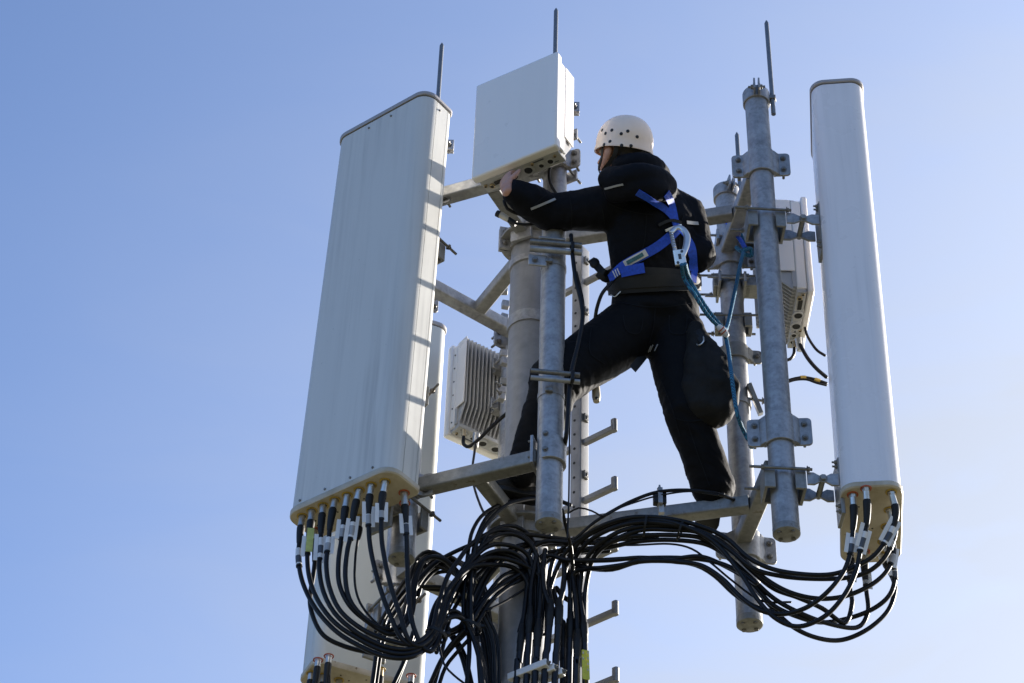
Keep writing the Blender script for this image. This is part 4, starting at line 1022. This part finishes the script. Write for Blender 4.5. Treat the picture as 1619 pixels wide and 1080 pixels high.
LEFT = [
 ('black jumper at the far left tip of the left panel, white sleeve low on it', [(474, 850), (472, 884), (479, 922), (499, 962), (530, 997), (566, 1020), (605, 1037), (645, 1040, -.42), (676, 1024), (694, 996, -.36), (712, 948), (735, 908), (770, 876, -.26), (806, 872), (832, 892, -.19), (842, 930, -.17), (838, 985, -.16)], dict(flag=0, tagpos=(.17, .26))),
 ('black jumper with a faded yellow flag near the left panel tip', [(490, 838), (486, 872), (489, 912), (503, 950), (530, 985), (570, 1012), (610, 1030), (648, 1033, -.42), (678, 1014), (694, 985, -.36), (708, 940), (728, 905), (752, 872, -.27), (790, 846), (822, 848, -.21), (846, 872), (852, 920, -.17), (851, 1000, -.165)], dict(yellow=True, flag=1, tagpos=(.13, .22))),
 ('third black jumper from the left tip of the left panel', [(508, 832), (507, 868), (505, 902), (513, 940), (534, 975), (572, 1005), (615, 1024), (655, 1025, -.42), (684, 1003), (697, 968, -.35), (722, 916), (760, 886), (800, 884, -.24), (842, 902, -.18), (868, 935), (870, 975, -.17)], dict(flag=2)),
 ('fourth black jumper from the left tip of the left panel', [(523, 824), (519, 860), (516, 895), (522, 932), (540, 968), (578, 998), (620, 1014), (655, 1018, -.42), (682, 996), (692, 960), (706, 915, -.34), (722, 890), (748, 858, -.28), (790, 838), (828, 848, -.2), (848, 876), (853, 930, -.17), (850, 1000, -.165)], dict(flag=1, tagpos=(.17, .25))),
 ('fifth black jumper from the left tip, its loop ending in the tangle', [(544, 818), (540, 852), (535, 890), (537, 925), (553, 958), (580, 982), (612, 1002), (634, 998, -.38), (652, 968), (656, 925, -.30), (668, 890), (692, 880), (716, 896, -.22), (742, 932), (752, 985, -.17), (760, 1085)], dict(flag=2, tagpos=(.12, .20))),
 ('sixth black jumper from the left tip of the left panel', [(560, 808), (556, 842), (549, 872), (546, 912), (553, 948), (575, 976), (605, 994), (630, 992, -.38), (648, 962), (655, 915, -.30), (672, 884), (700, 884), (722, 908, -.22), (735, 960), (742, 1020), (738, 1085)], dict(flag=2, tagpos=(.13, .22))),
 ('seventh black jumper from the left tip, with white boot markings', [(583, 800), (583, 836), (586, 868), (594, 905), (606, 945), (618, 975), (632, 1005), (652, 1022, -.42), (676, 1010), (690, 978, -.36), (704, 940), (730, 905), (768, 866, -.26), (804, 862), (836, 880, -.19), (846, 930, -.165), (846, 1000, -.16)], dict(flag=2, tagpos=(.10, .18))),
 ('eighth black jumper from the left tip of the left panel', [(604, 792), (603, 826), (604, 858), (611, 898), (622, 940), (634, 976), (644, 1008), (662, 1022, -.42), (684, 1004), (692, 970, -.36), (715, 925), (744, 898), (775, 893, -.26), (812, 898, -.19), (836, 928, -.165), (838, 990, -.16)], dict(flag=2, tagpos=(.09, .17))),
 ('lone black jumper at the right end of the left panel with a long white flag', [(641, 815), (643, 850), (644, 890), (646, 935), (651, 980), (664, 1016), (680, 1030, -.40), (692, 1014), (700, 985), (722, 975), (740, 990, -.28), (756, 1035), (764, 1085)], dict(flag=2, tagpos=(.10, .19))),
]
for (lab, pts, kw), port in zip(LEFT, PL[:9]): jumper(lab, port, pts, GL, **kw)
jumper('short black jumper hidden behind the first row on the left panel', PL[10], [(499, 870), (496, 905), (490, 945), (495, 975), (512, 1005), (545, 1022), (585, 1032), (600, 1034)], GL, tagpos=None)
jumper('thin black lead dangling mid row under the left panel', PL[11], [(566, 850), (562, 880), (561, 920), (568, 950), (585, 975), (610, 998), (630, 1010, -.25)], GL, r=.0048, tagpos=None, nb=.05)
GR = 'jumper cables on the right panel'
# the bundle from the right panel: sags, rises in front of the long arm, then turns down at the mast
def rb(j): return random.uniform(-j, j)
RIGHT = [
 ('black jumper on the near left port of the right panel', [(1350, 812), (1348, 842), (1343, 880), (1330, 910), (1304, 940, -.50), (1272, 962), (1236, 971, -.42), (1202, 965), (1172, 945), (1142, 915), (1108, 894, -.38), (1066, 888), (1025, 884), (985, 893), (950, 898, -.30), (928, 900), (905, 912, -.2), (900, 985, -.17)], dict(tagpos=(.17, .25), flag=2)),
 ('black jumper beside the near left port of the right panel', [(1371, 804), (1369, 836), (1361, 866), (1354, 900), (1338, 936), (1312, 968, -.48), (1282, 986), (1254, 990, -.42), (1224, 976), (1198, 948), (1170, 905), (1134, 862), (1092, 836, -.40), (1045, 823), (992, 824), (946, 838, -.32), (912, 862), (894, 900, -.2), (886, 962, -.17)], dict(tagpos=(.16, .25), flag=2)),
 ('black jumper on the right edge of the right panel, white flag upright', [(1416, 806), (1413, 830), (1400, 856), (1380, 880), (1352, 896), (1315, 908, -.50), (1270, 908), (1222, 900, -.44), (1184, 882), (1150, 852), (1110, 833, -.40), (1056, 820), (1000, 818), (955, 830, -.34), (918, 852), (890, 880, -.22), (870, 930, -.17), (868, 970, -.17)], dict(tagpos=(.12, .22), flag=2)),
 ('second black jumper down the right edge of the right panel', [(1414, 835), (1409, 862), (1395, 886), (1370, 905), (1335, 914, -.42), (1280, 915), (1230, 910, -.42), (1190, 898), (1152, 868), (1112, 842, -.40), (1060, 829), (1008, 826), (962, 838, -.34), (925, 862), (905, 900, -.2), (902, 985, -.17)], dict(tagpos=(.09, .17), flag=1)),
 ('third black jumper down the right edge of the right panel', [(1412, 868), (1408, 892), (1394, 912), (1368, 930), (1330, 944, -.38), (1288, 946), (1245, 935, -.40), (1206, 912), (1168, 878), (1126, 848, -.39), (1072, 833), (1018, 832), (972, 844, -.33), (932, 876), (918, 920, -.2), (913, 1012, -.17)], dict(tagpos=(.10, .18), flag=1)),
 ('black jumper on the far left port of the right panel', [(1345, 895), (1344, 930), (1347, 955), (1335, 985, -.25), (1300, 962), (1262, 945, -.36), (1222, 930), (1186, 900), (1150, 866), (1105, 842, -.38), (1060, 838), (1016, 838), (975, 852, -.32), (940, 880), (926, 930, -.19), (923, 990, -.17)], dict(tagpos=(.09, .16), flag=1)),
 ('black jumper crossing behind on the right panel', [(1367, 900), (1370, 935), (1372, 968), (1355, 992, -.22), (1310, 986), (1262, 968, -.34), (1222, 945), (1186, 912), (1150, 880), (1112, 852, -.37), (1062, 846), (1000, 848), (958, 858, -.30), (905, 858), (860, 857, -.2), (836, 880, -.17), (832, 950, -.16)], dict(tagpos=(.09, .16), flag=1)),
 ('black jumper at the far right corner of the right panel', [(1412, 892), (1414, 920), (1404, 944), (1378, 964), (1340, 978, -.22), (1298, 984), (1258, 974, -.33), (1220, 955), (1184, 918), (1140, 892), (1105, 880, -.36), (1060, 884), (1010, 882), (960, 886, -.28), (900, 886), (865, 880, -.2), (852, 920, -.17), (852, 1000, -.165)], dict(tagpos=(.09, .16), flag=1)),
 ('lowest black jumper swinging under the right panel', [(1412, 912), (1414, 938), (1402, 968), (1370, 996), (1330, 1012, -.2), (1290, 1008), (1252, 990, -.3), (1218, 958), (1190, 925), (1160, 890), (1120, 862, -.36), (1066, 854), (1010, 856), (960, 866, -.28), (915, 872), (880, 876, -.2), (866, 930, -.17), (866, 1000, -.165)], dict(tagpos=None)),
]
for (lab, pts, kw), port in zip(RIGHT, PRp): jumper(lab, port, pts, GR, **kw)
GQ = 'jumper cables under the rear panel'
for k, (port, dx) in enumerate(zip(PQ, (-2, 3, -4, 0, 4, -2, 0))):
    pr = V(port); e = pr+V((dx*.004, -.01, -.35)); m_ = (pr+e)/2+V((dx*.002, 0, 0))
    t = thing('jumper_cable', ['black jumper on the left red port of the rear panel', 'black jumper on the second red port of the rear panel', 'black jumper at the left yellow port of the rear panel', 'black jumper at the second yellow port of the rear panel',
        'slim black jumper in the middle of the rear panel foot', 'black jumper on the right red port of the rear panel', 'black jumper on the third yellow port of the rear panel'][k], 'cable', port, GQ)
    b = MB(); b.cyl(pr, pr+V((0, 0, -.045)), .0125, 16); part(b, 'plug', 'plug' if k != 4 else 'brass', t)
    b = MB(); b.tube([pr+V((0, 0, -.043)), pr+V((0, 0, -.09)), pr+V((0, 0, -.14))], [.015, .0145, .011], 14, dome=True); part(b, 'shrink_boot', 'rubber', t)
    b = MB(); b.tube(spline([pr+V((0, 0, -.04)), m_, e, e.lerp(V((.0, .14, -1.0)), .5)+V((0, 0, -.16)), V((-.02+.012*k, .135, -1.0)), V((-.02+.012*k, .135, -2.6))], .04), .0090, 10); part(b, 'jacket', 'cable', t, ang=60)

GT = 'loose cables of the tangle beside the mast'
LT = 'black cable looping in the tangle between the left panel and the mast'
TANG = [
 # arches rising out of the tie under the left panel and falling at the mast
 ([(682, 1024, -.34), (700, 982), (722, 971), (742, 990, -.24), (758, 1040), (766, 1085, -.2)], 2, .006),
 ([(676, 1012, -.32), (694, 952), (731, 912), (770, 878, -.24), (806, 880), (838, 902, -.18), (846, 945, -.16), (842, 1010, -.155)], 2, .006),
 ([(652, 926, -.20), (694, 886), (750, 859), (796, 845, -.2), (842, 845), (912, 853, -.2), (980, 852), (1040, 848, -.3)], 1, .003),
 ([(744, 990, -.26), (743, 935), (747, 890), (760, 843, -.28), (792, 806), (826, 792, -.22), (868, 790, -.16), (900, 800, -.12)], 1, .003),
 ([(742, 990, -.25), (748, 930), (755, 885), (770, 848, -.26), (798, 833), (824, 838), (846, 862, -.17), (852, 920, -.165), (850, 1000, -.16)], 1, .003),
 ([(738, 980, -.22), (752, 940), (774, 902), (808, 872, -.2), (845, 858, -.18), (900, 858, -.18), (960, 852, -.24), (1030, 846, -.33)], 2, .008),
 ([(750, 984, -.24), (772, 950), (796, 929, -.2), (842, 901, -.16), (866, 880), (900, 872, -.16), (960, 868, -.2)], 2, .006),
 ([(668, 930, -.1), (708, 934), (738, 960, -.1), (760, 1000), (775, 1085, -.08)], 2, .008),
 ([(652, 935, -.02), (664, 896), (684, 877), (712, 894, -.02), (742, 934), (768, 985, -.06), (780, 1085)], 4, .012),
 ([(700, 984, -.2), (728, 1030), (744, 1085, -.15)], 2, .010),
 ([(744, 996, -.25), (760, 1040), (764, 1085, -.2)], 2, .008),
 ([(764, 970, -.2), (782, 1012), (786, 1085, -.15)], 2, .006),
 ([(740, 1002, -.26), (716, 1026), (700, 1050), (688, 1085, -.2)], 3, .009),
 ([(640, 985, .0), (652, 940), (682, 900), (718, 884, .0), (755, 915), (772, 975, -.05), (778, 1085)], 3, .012),
 ([(600, 1000, .1), (622, 962), (655, 920, .05), (690, 900), (728, 910, .0), (748, 950), (752, 1010)], 3, .014),
 ([(738, 1000, -.24), (736, 960), (741, 915), (744, 870, -.27), (752, 842), (770, 814, -.26), (802, 796, -.2), (842, 790, -.16), (884, 794, -.12)], 2, .005),
 ([(692, 1030, -.3), (712, 960), (748, 905, -.22), (790, 880), (826, 890, -.17), (838, 940), (826, 1000, -.16)], 3, .012),
 ([(610, 985, .05), (600, 1020), (590, 1085, .1)], 2, .008),
 ([(655, 1000, -.1), (640, 1040), (622, 1085, -.05)], 2, .010),
 ([(700, 1005, -.28), (735, 985), (770, 940, -.2), (800, 912), (835, 905, -.16), (858, 930), (858, 1000)], 2, .010),
]
for pts, n, j in TANG:
    for k in range(n):
        sx, sy = (k-(n-1)/2)*7+random.uniform(-2, 2), (k-(n-1)/2)*5+random.uniform(-3, 3)
        q = [(p[0]+sx*random.uniform(.6, 1.1), p[1]+sy*random.uniform(.5, 1.1))+tuple(d+k*.018 for d in p[2:]) for p in pts]
        lone_cable(LT, q, .0088+random.uniform(-.0014, .0006), 'cable', GT, jit=j*.35)
lone_cable('thin black cable slanting across the mast in the tangle', [(770, 965, -.22), (800, 950), (838, 926, -.15), (850, 920)], .005, 'cable', GT)
lone_cable('thin black cable hanging down from the tie under the left panel', [(690, 1000, -.36), (694, 1020), (702, 1050), (718, 1068), (740, 1085)], .0042, 'cable', GT)
# cable ties at the crossing points
for k, (x, y, d_, lab) in enumerate([(690, 1004, -.37, 'black cable tie under the left tangle'), (744, 992, -.27, 'black cable tie right of the left tangle')]):
    b = MB(); c = P(x, y, d_); b.lathe([(.040, -.006), (.043, -.006), (.043, .006), (.040, .006)], zframe(c, (0.4, 0, 1)), 24, ring=True); b.box(.012, .012, .01, None, tuple(c+V((.045, -.01, 0))))
    o = part(b, 'cable_tie', 'rubber', None); tag(o, lab, 'cable tie', 'cable ties')
for k, (x, y, lab) in enumerate([(1020, 826, 'left cable tie round the bundle under the long arm'), (1076, 833, 'right cable tie round the bundle under the long arm')]):
    c = P(x, y+6, -.36); b = MB(); dirv = V((1, 0, (-.15, -.35)[k]))
    b.lathe([(.038, -.004), (.041, -.004), (.041, .004), (.038, .004)], zframe(c, dirv), 24, ring=True); o = part(b, 'cable_tie', 'rubber', None); tag(o, lab, 'cable tie', 'cable ties')

# feeders running down the mast front: jumper tail, shrink sleeve, thick feeder
GF = 'thick feeder cables down the mast'
FE = [((836, 900), (825, 1006), (816, 1090), -.165), ((848, 880), (838, 978), (832, 1090), -.185), ((862, 870), (851, 998), (845, 1090), -.205), ((858, 900), (870, 966), (860, 1090), -.215), ((892, 880), (884, 964), (877, 1090), -.215),
      ((896, 890), (902, 985), (899, 1090), -.18), ((905, 905), (913, 1014), (911, 1090), -.20), ((912, 900), (923, 992), (926, 1090), -.19), ((874, 930), (890, 1000), (890, 1090), -.15), ((880, 930), (906, 960), (905, 1090), -.14)]
FL2 = ['leftmost thick feeder lying on the mast, scuffed white', 'second thick feeder from the left on the mast front', 'third thick feeder from the left on the mast front', 'fourth thick feeder from the left, high sleeve', 'thick feeder in the middle of the row before the mast', 'dark feeder right of the middle one', 'third thick feeder from the right with a low sleeve', 'rightmost thick feeder carrying the yellow tag', 'feeder in shade behind the middle of the row', 'feeder in shade behind the right of the row']
for (a, s_, e, d_), lab in zip(FE, FL2):
    t = thing('feeder_cable', lab, 'cable', P(*e, d_), GF)
    A, S, E_ = P(*a, d_), P(*s_, d_), P(*e, d_)
    tube_part([A, (A+S)/2+V((random.uniform(-.01, .01), 0, 0)), S+V((0, 0, .02)), S], .0098, 'jumper_tail', 'cable', t)
    dd = (E_-S).normalized()
    b = MB(); b.tube([S-dd*.045, S-dd*.02, S-dd*.015, S+dd*.03, S+dd*.035, S+dd*.065], [.0115, .0135, .0165, .0168, .0150, .0145], 16, dome=True); part(b, 'shrink_sleeve', 'rubber', t)
    tube_part([S+dd*.03, (S+E_)/2, E_, E_+V((0, 0, -1.2)), V((E_.x, E_.y, GZ+.02))], .0132, 'feeder', 'feeder', t, step=.1)
t = thing('cable_clamp', 'pale clamp block gripping the feeders at the foot of the picture', 'cable clamp', P(852, 1055, -.2))
u_ = V((-.80, .55, -.06)).normalized(); w_ = V((.80, .35, 0)).normalized()
for k in range(3):
    c = P(866+k*12.5, 1048+k*7, -.24+k*.01); L = .17-.03*k
    b = MB(); b.box(L, .026, .028, frame(c+u_*L/2, u_)); part(b, 'clamp_bar', 'tag', t, bevel=.003)
    b = MB(); b.hexb(c-u_*.001, -u_, .008, .006, .006); part(b, 'clamp_screw', 'bolt', t)
t = thing('tag', 'yellow plastic tag hanging on the rightmost feeder', 'tag', P(926, 1050, -.215))
b = MB(); b.prism(rrect(.028, .135, .004, 3), -.001, .001, frame(P(926, 1051, -.215), (1, .25, 0), (0.2, -1, .1))); part(b, 'plate', 'yellowtag', t)
b = MB()
for i in range(5):
    for j in range(2): b.box(.005, .0006, .010, frame(P(922+j*7.5, 1032+i*9, -.2175), (1, .25, 0)))
part(b, 'print', 'beige', t)

# slim cables on and near the arm
b = MB(); t = thing('cable_holder', 'little black cable holder standing on the long arm', 'cable holder', P(1046, 808, -.27))
b.sq(P(1046, 812, -.27), P(1044, 788, -.28), .026, .022, (1, 0, 0), .002); part(b, 'post', 'galv', t)
b = MB(); F = frame(P(1043, 789, -.285), (1, 0.1, 0)); b.box(.05, .03, .055, F); part(b, 'block', 'rubber', t, bevel=.004)
b = MB(); b.box(.018, .034, .075, F, (.0, -.003, .006)); b.hexb(F @ V((0, -.003, .045)), V((0, 0, 1)), .008, .008, .012); part(b, 'clip', 'galv', t, bevel=.002)
lone_cable('black cable arching over the long arm to the right boot', [(885, 870, -.22), (912, 850), (940, 826), (972, 806), (1004, 790, -.3), (1040, 778, -.3), (1085, 775), (1130, 780, -.33), (1160, 790, -.25), (1184, 800, -.12)], .0072, 'cable')
lone_cable('thin wire along the arch over the long arm', [(898, 812, -.2), (915, 803), (936, 808), (955, 816, -.28), (980, 803), (1008, 793, -.3), (1040, 784, -.3), (1090, 777), (1135, 783, -.34)], .0036, 'cable')
lone_cable('single black cable sagging low below the long arm', [(905, 890, -.2), (930, 898), (968, 900, -.3), (1010, 888), (1060, 887, -.36), (1100, 893), (1130, 910), (1160, 938, -.38), (1190, 958), (1222, 968, -.38)], .0098, 'cable')
lone_cable('thin black wire drooping below the arm bundle', [(940, 861, -.26), (1000, 862), (1058, 860, -.34), (1094, 868), (1124, 890, -.36), (1160, 920), (1204, 950), (1250, 952, -.34)], .0042, 'cable')
lone_cable('straight black cable under the arm bundle', [(892, 885, -.2), (940, 886), (1000, 883, -.3), (1070, 882), (1125, 887, -.36), (1165, 902), (1195, 922, -.4)], .0092, 'cable')
lone_cable('black cable strapped to the front pole', [(903, 372, -.58), (905, 400), (910, 440), (919, 478), (921, 505), (914, 545, -.57), (905, 580), (900, 612), (898, 650), (895, 690, -.55), (890, 716, -.46), (880, 740, -.40)], .0088, 'cable')
lone_cable('slim black wire beside the strapped cable', [(912, 430, -.565), (923, 480), (920, 520), (908, 572), (903, 610, -.56), (901, 660), (900, 740), (899, 800), (897, 850, -.5)], .0034, 'cable')
lone_cable('short black tail beside the front pole foot', [(889, 806, -.5), (896, 838), (903, 866), (906, 900, -.3)], .0065, 'cable')
lone_cable('black lead dropping from the radio box behind the sleeve', [(871, 262, -.60), (868, 272), (870, 290), (878, 304, -.56), (890, 322)], .0066, 'cable')
lone_cable('black lead under the raised sleeve', [(797, 318, -.62), (802, 330), (818, 338), (836, 344, -.58)], .007, 'cable')
t = thing('loose_plug', 'loose beige cable plug with black cap below the raised hand', 'plug', P(800, 344, -.52))
b = MB(); b.tube([P(785, 337, -.52), P(791, 340, -.52)], .0145, 16); part(b, 'cap', 'rubber', t, bevel=.002)
b = MB(); b.tube([P(790, 339, -.52), P(797, 343, -.52), P(805, 348, -.52)], [.0135, .014, .012], 16); part(b, 'barrel', 'beige', t)
b = MB(); b.tube(spline([P(804, 347, -.52), P(810, 351, -.52), P(816, 354, -.52)], .005), [.014]*9 if False else .0125, 14); part(b, 'boot', 'rubber', t)
b = MB(); b.tube(spline([P(814, 353, -.52), P(828, 355, -.53), P(846, 354, -.54), P(866, 350, -.52)], .01), .0062, 10); part(b, 'lead', 'cable', t)
# twin-bar cable clips on the front pole
for y_, lab, dz in ((594, 'twin bar clip on the front pole at the climber left knee', 0), (390, 'twin bar clip on the front pole just below the raised sleeve', 1)):
    x0_, x1_ = (839, 917) if not dz else (838, 920)
    t = thing('bar_clip', lab, 'cable clip', P(878, y_, -.56), 'clips on the front pole')
    for k, dy in enumerate((-5, 6)):
        b = MB(); rr_ = .0135 if not dz else .018
        b.tube([P(x0_, y_+dy-3, -.575), P(x1_, y_+dy+4, -.575)], rr_*.75, 14); part(b, 'bar', 'galv' if k else 'bolt', t)
    b = MB(); b.lathe([(PR+.0012, -.012), (PR+.003, -.012), (PR+.003, .012), (PR+.0012, .012)], Matrix.Translation((POLE['front'][0], POLE['front'][1], P(873, y_+23, -.545).z)), 32); part(b, 'hose_band', 'alu', t)
    b = MB(); b.box(.03, .014, .02, frame(P(868, y_+22, -.555), (1, 0, 0))); part(b, 'band_screw', 'bolt', t, bevel=.002)
    b = MB(); b.box(.014, .03, .05, frame(P(905, y_+2, -.585), (1, 0.1, 0))); part(b, 'cable_block', 'rubber', t, bevel=.003)
    if dz:
        b = MB(); b.box(.075, .010, .06, frame(P(850, y_+22, -.555), (1, 0.1, 0))); part(b, 'eye_plate', 'galv', t, bevel=.004)
        b = MB(); b.hexb(P(846, y_+20, -.565), (0, -1, 0), .010, .008, 0); part(b, 'plate_screw', 'bolt', t)
        b = MB(); b.box(.11, .06, .012, frame(P(872, y_-6, -.54), (1, 0.1, 0))); part(b, 'top_plate', 'galv', t, bevel=.004)
# strut clamp with threaded rods on the rear right pole
def strut(z, ang, lab, L=.13):
    x, y = POLE['rear_right']; F = Matrix.Translation((x, y, z)) @ Matrix.Rotation(ang, 4, 'Z')
    t = thing('strut_clamp', lab, 'clamp', (x, y, z), 'clamps on the rear right pole')
    for sy in (-1, 1):
        b = MB(); b.box(.05, .016, .075, F, (sy*0+.0, sy*(PR+.022), 0)); b.box(.014, .032, .075, F, (.032, sy*(PR+.012), 0)); b.box(.014, .032, .075, F, (-.032, sy*(PR+.012), 0)); part(b, 'jaw', 'galv_warm', t, bevel=.003)
    for sx in (-1, 1):
        b = MB(); b.cyl(F @ V((sx*.062, -PR-.05, .0)), F @ V((sx*.062, PR+L, .0)), .0055, 10); part(b, 'threaded_rod', 'bolt', t)
        b = MB(); b.hexb(F @ V((sx*.062, PR+.03, 0)), F.to_3x3() @ V((0, 1, 0)), .010, .010, 0); part(b, 'nut', 'bolt', t)
strut(1.17, R(88), 'jaw clamp with long threaded rods on the pole behind the rope')
strut(1.40, R(88), 'jaw clamp with a threaded rod beside the climber right elbow')
t = thing('pipe_clamp', 'short bar clamp on the pole beside the hanging rope end', 'pipe clamp', P(1190, 630, .02), 'clamps on the rear right pole')
b = MB(); b.sq(P(1184, 608, -.02), P(1203, 655, .02), .035, .02, (1, 0, 0), .003); part(b, 'bar', 'galv_warm', t)
b = MB(); b.cyl(P(1168, 628, .0), P(1208, 634, .0), .006, 10); b.hexb(P(1205, 634, -.02), (1, 0, 0), .012, .012, .01); part(b, 'bolt', 'bolt', t)
b = MB(); b.lathe([(PR+.001, -.014), (PR+.006, -.014), (PR+.006, .014), (PR+.001, .014)], Matrix.Translation((*POLE['rear_right'], P(1170, 630, -.02).z)), 32); part(b, 'band', 'galv', t)
# leads of the half hidden radio on the right
GRR = 'leads of the right radio box'
def lead(lab, pts, r, plug_=None, mk='rubber', group=GRR, bands=()):
    t = thing('lead', lab, 'cable', P(*pts[0]), group)
    q = spline(place_px(None, pts), .012); b = MB(); b.tube(q, r, 10, dome=True); part(b, 'jacket', 'cable', t, ang=60)
    if plug_: b = MB(); b.tube([P(*plug_[0]), P(*plug_[1])], [plug_[2], plug_[2]*.8], 18); part(b, 'plug', mk, t, bevel=.003)
    for x, y, d_ in bands:
        i = min(range(1, len(q)-1), key=lambda i: (q[i]-P(x, y, d_)).length); b = MB(); b.tube([q[i-1], q[i], q[i+1]], r+.002, 12); part(b, 'yellow_band', 'yellowring', t)
    return t
lead('black lead with a fat plug on the right radio box', [(1271, 508, .1), (1276, 530), (1290, 552), (1304, 562)], .0062, ((1269, 490, .05), (1272, 510, .09), .026))
lead('black lead with a silver plug on the right radio box', [(1265, 545, .12), (1276, 565), (1290, 582), (1306, 596)], .0085, ((1264, 535, .12), (1266, 555, .14), .021), 'plug')
lead('short black lead curling under the right radio box', [(1256, 548, .15), (1255, 560), (1249, 568), (1238, 570), (1226, 568)], .0072, ((1256, 540, .15), (1256, 550, .15), .010), 'brass')
lead('black lead with two yellow bands behind the bluish pole', [(1236, 606, .1), (1252, 600), (1270, 597), (1288, 600), (1306, 606)], .0072, bands=((1270, 597, .1), (1294, 602, .1)))
lead('twin black lead just under the banded one', [(1236, 608, .1), (1256, 601), (1275, 600), (1290, 605), (1306, 609)], .0055)
# leads of the finned radio
GFN = 'leads of the finned radio box'
lead('black lead looping under the finned radio', [(733, 690, .72), (733, 702), (742, 706), (758, 694, .66), (776, 676), (796, 658, .62), (818, 640, .5)], .0085, ((733, 680, .72), (733, 692, .72), .011), 'brass', GFN)
lead('black lead hanging from the finned radio to the arm', [(752, 700, .68), (750, 716), (747, 740), (748, 762), (756, 790, .3), (768, 815, .2), (790, 835, .12), (815, 850, .1)], .0055, ((753, 686, .68), (751, 708, .68), .017), 'plug', GFN)
# small fittings on the mast and rear pole, left of the mast
t = thing('pipe_clamp', 'little stack of clamp bolts between mast and finned radio', 'pipe clamp', P(796, 600, .55))
for k, (x, y) in enumerate([(797, 459), (799, 482), (797, 503), (795, 519), (796, 560), (797, 572), (796, 605), (794, 618), (792, 628)]):
    b = MB(); b.box(.035, .03, .04, frame(P(x, y, .58), (1, .2*(k % 3), 0))); part(b, 'jaw' if k % 2 else 'clamp_block', 'galv' if k % 3 else 'galv_warm', t, bevel=.004)
for k, (x, y) in enumerate([(793, 463), (793, 512), (790, 610), (791, 622)]):
    b = MB(); b.hexb(P(x, y, .55), (-.6, -.8, .1), .010, .010, .02); part(b, 'clamp_bolt', 'bolt', t)
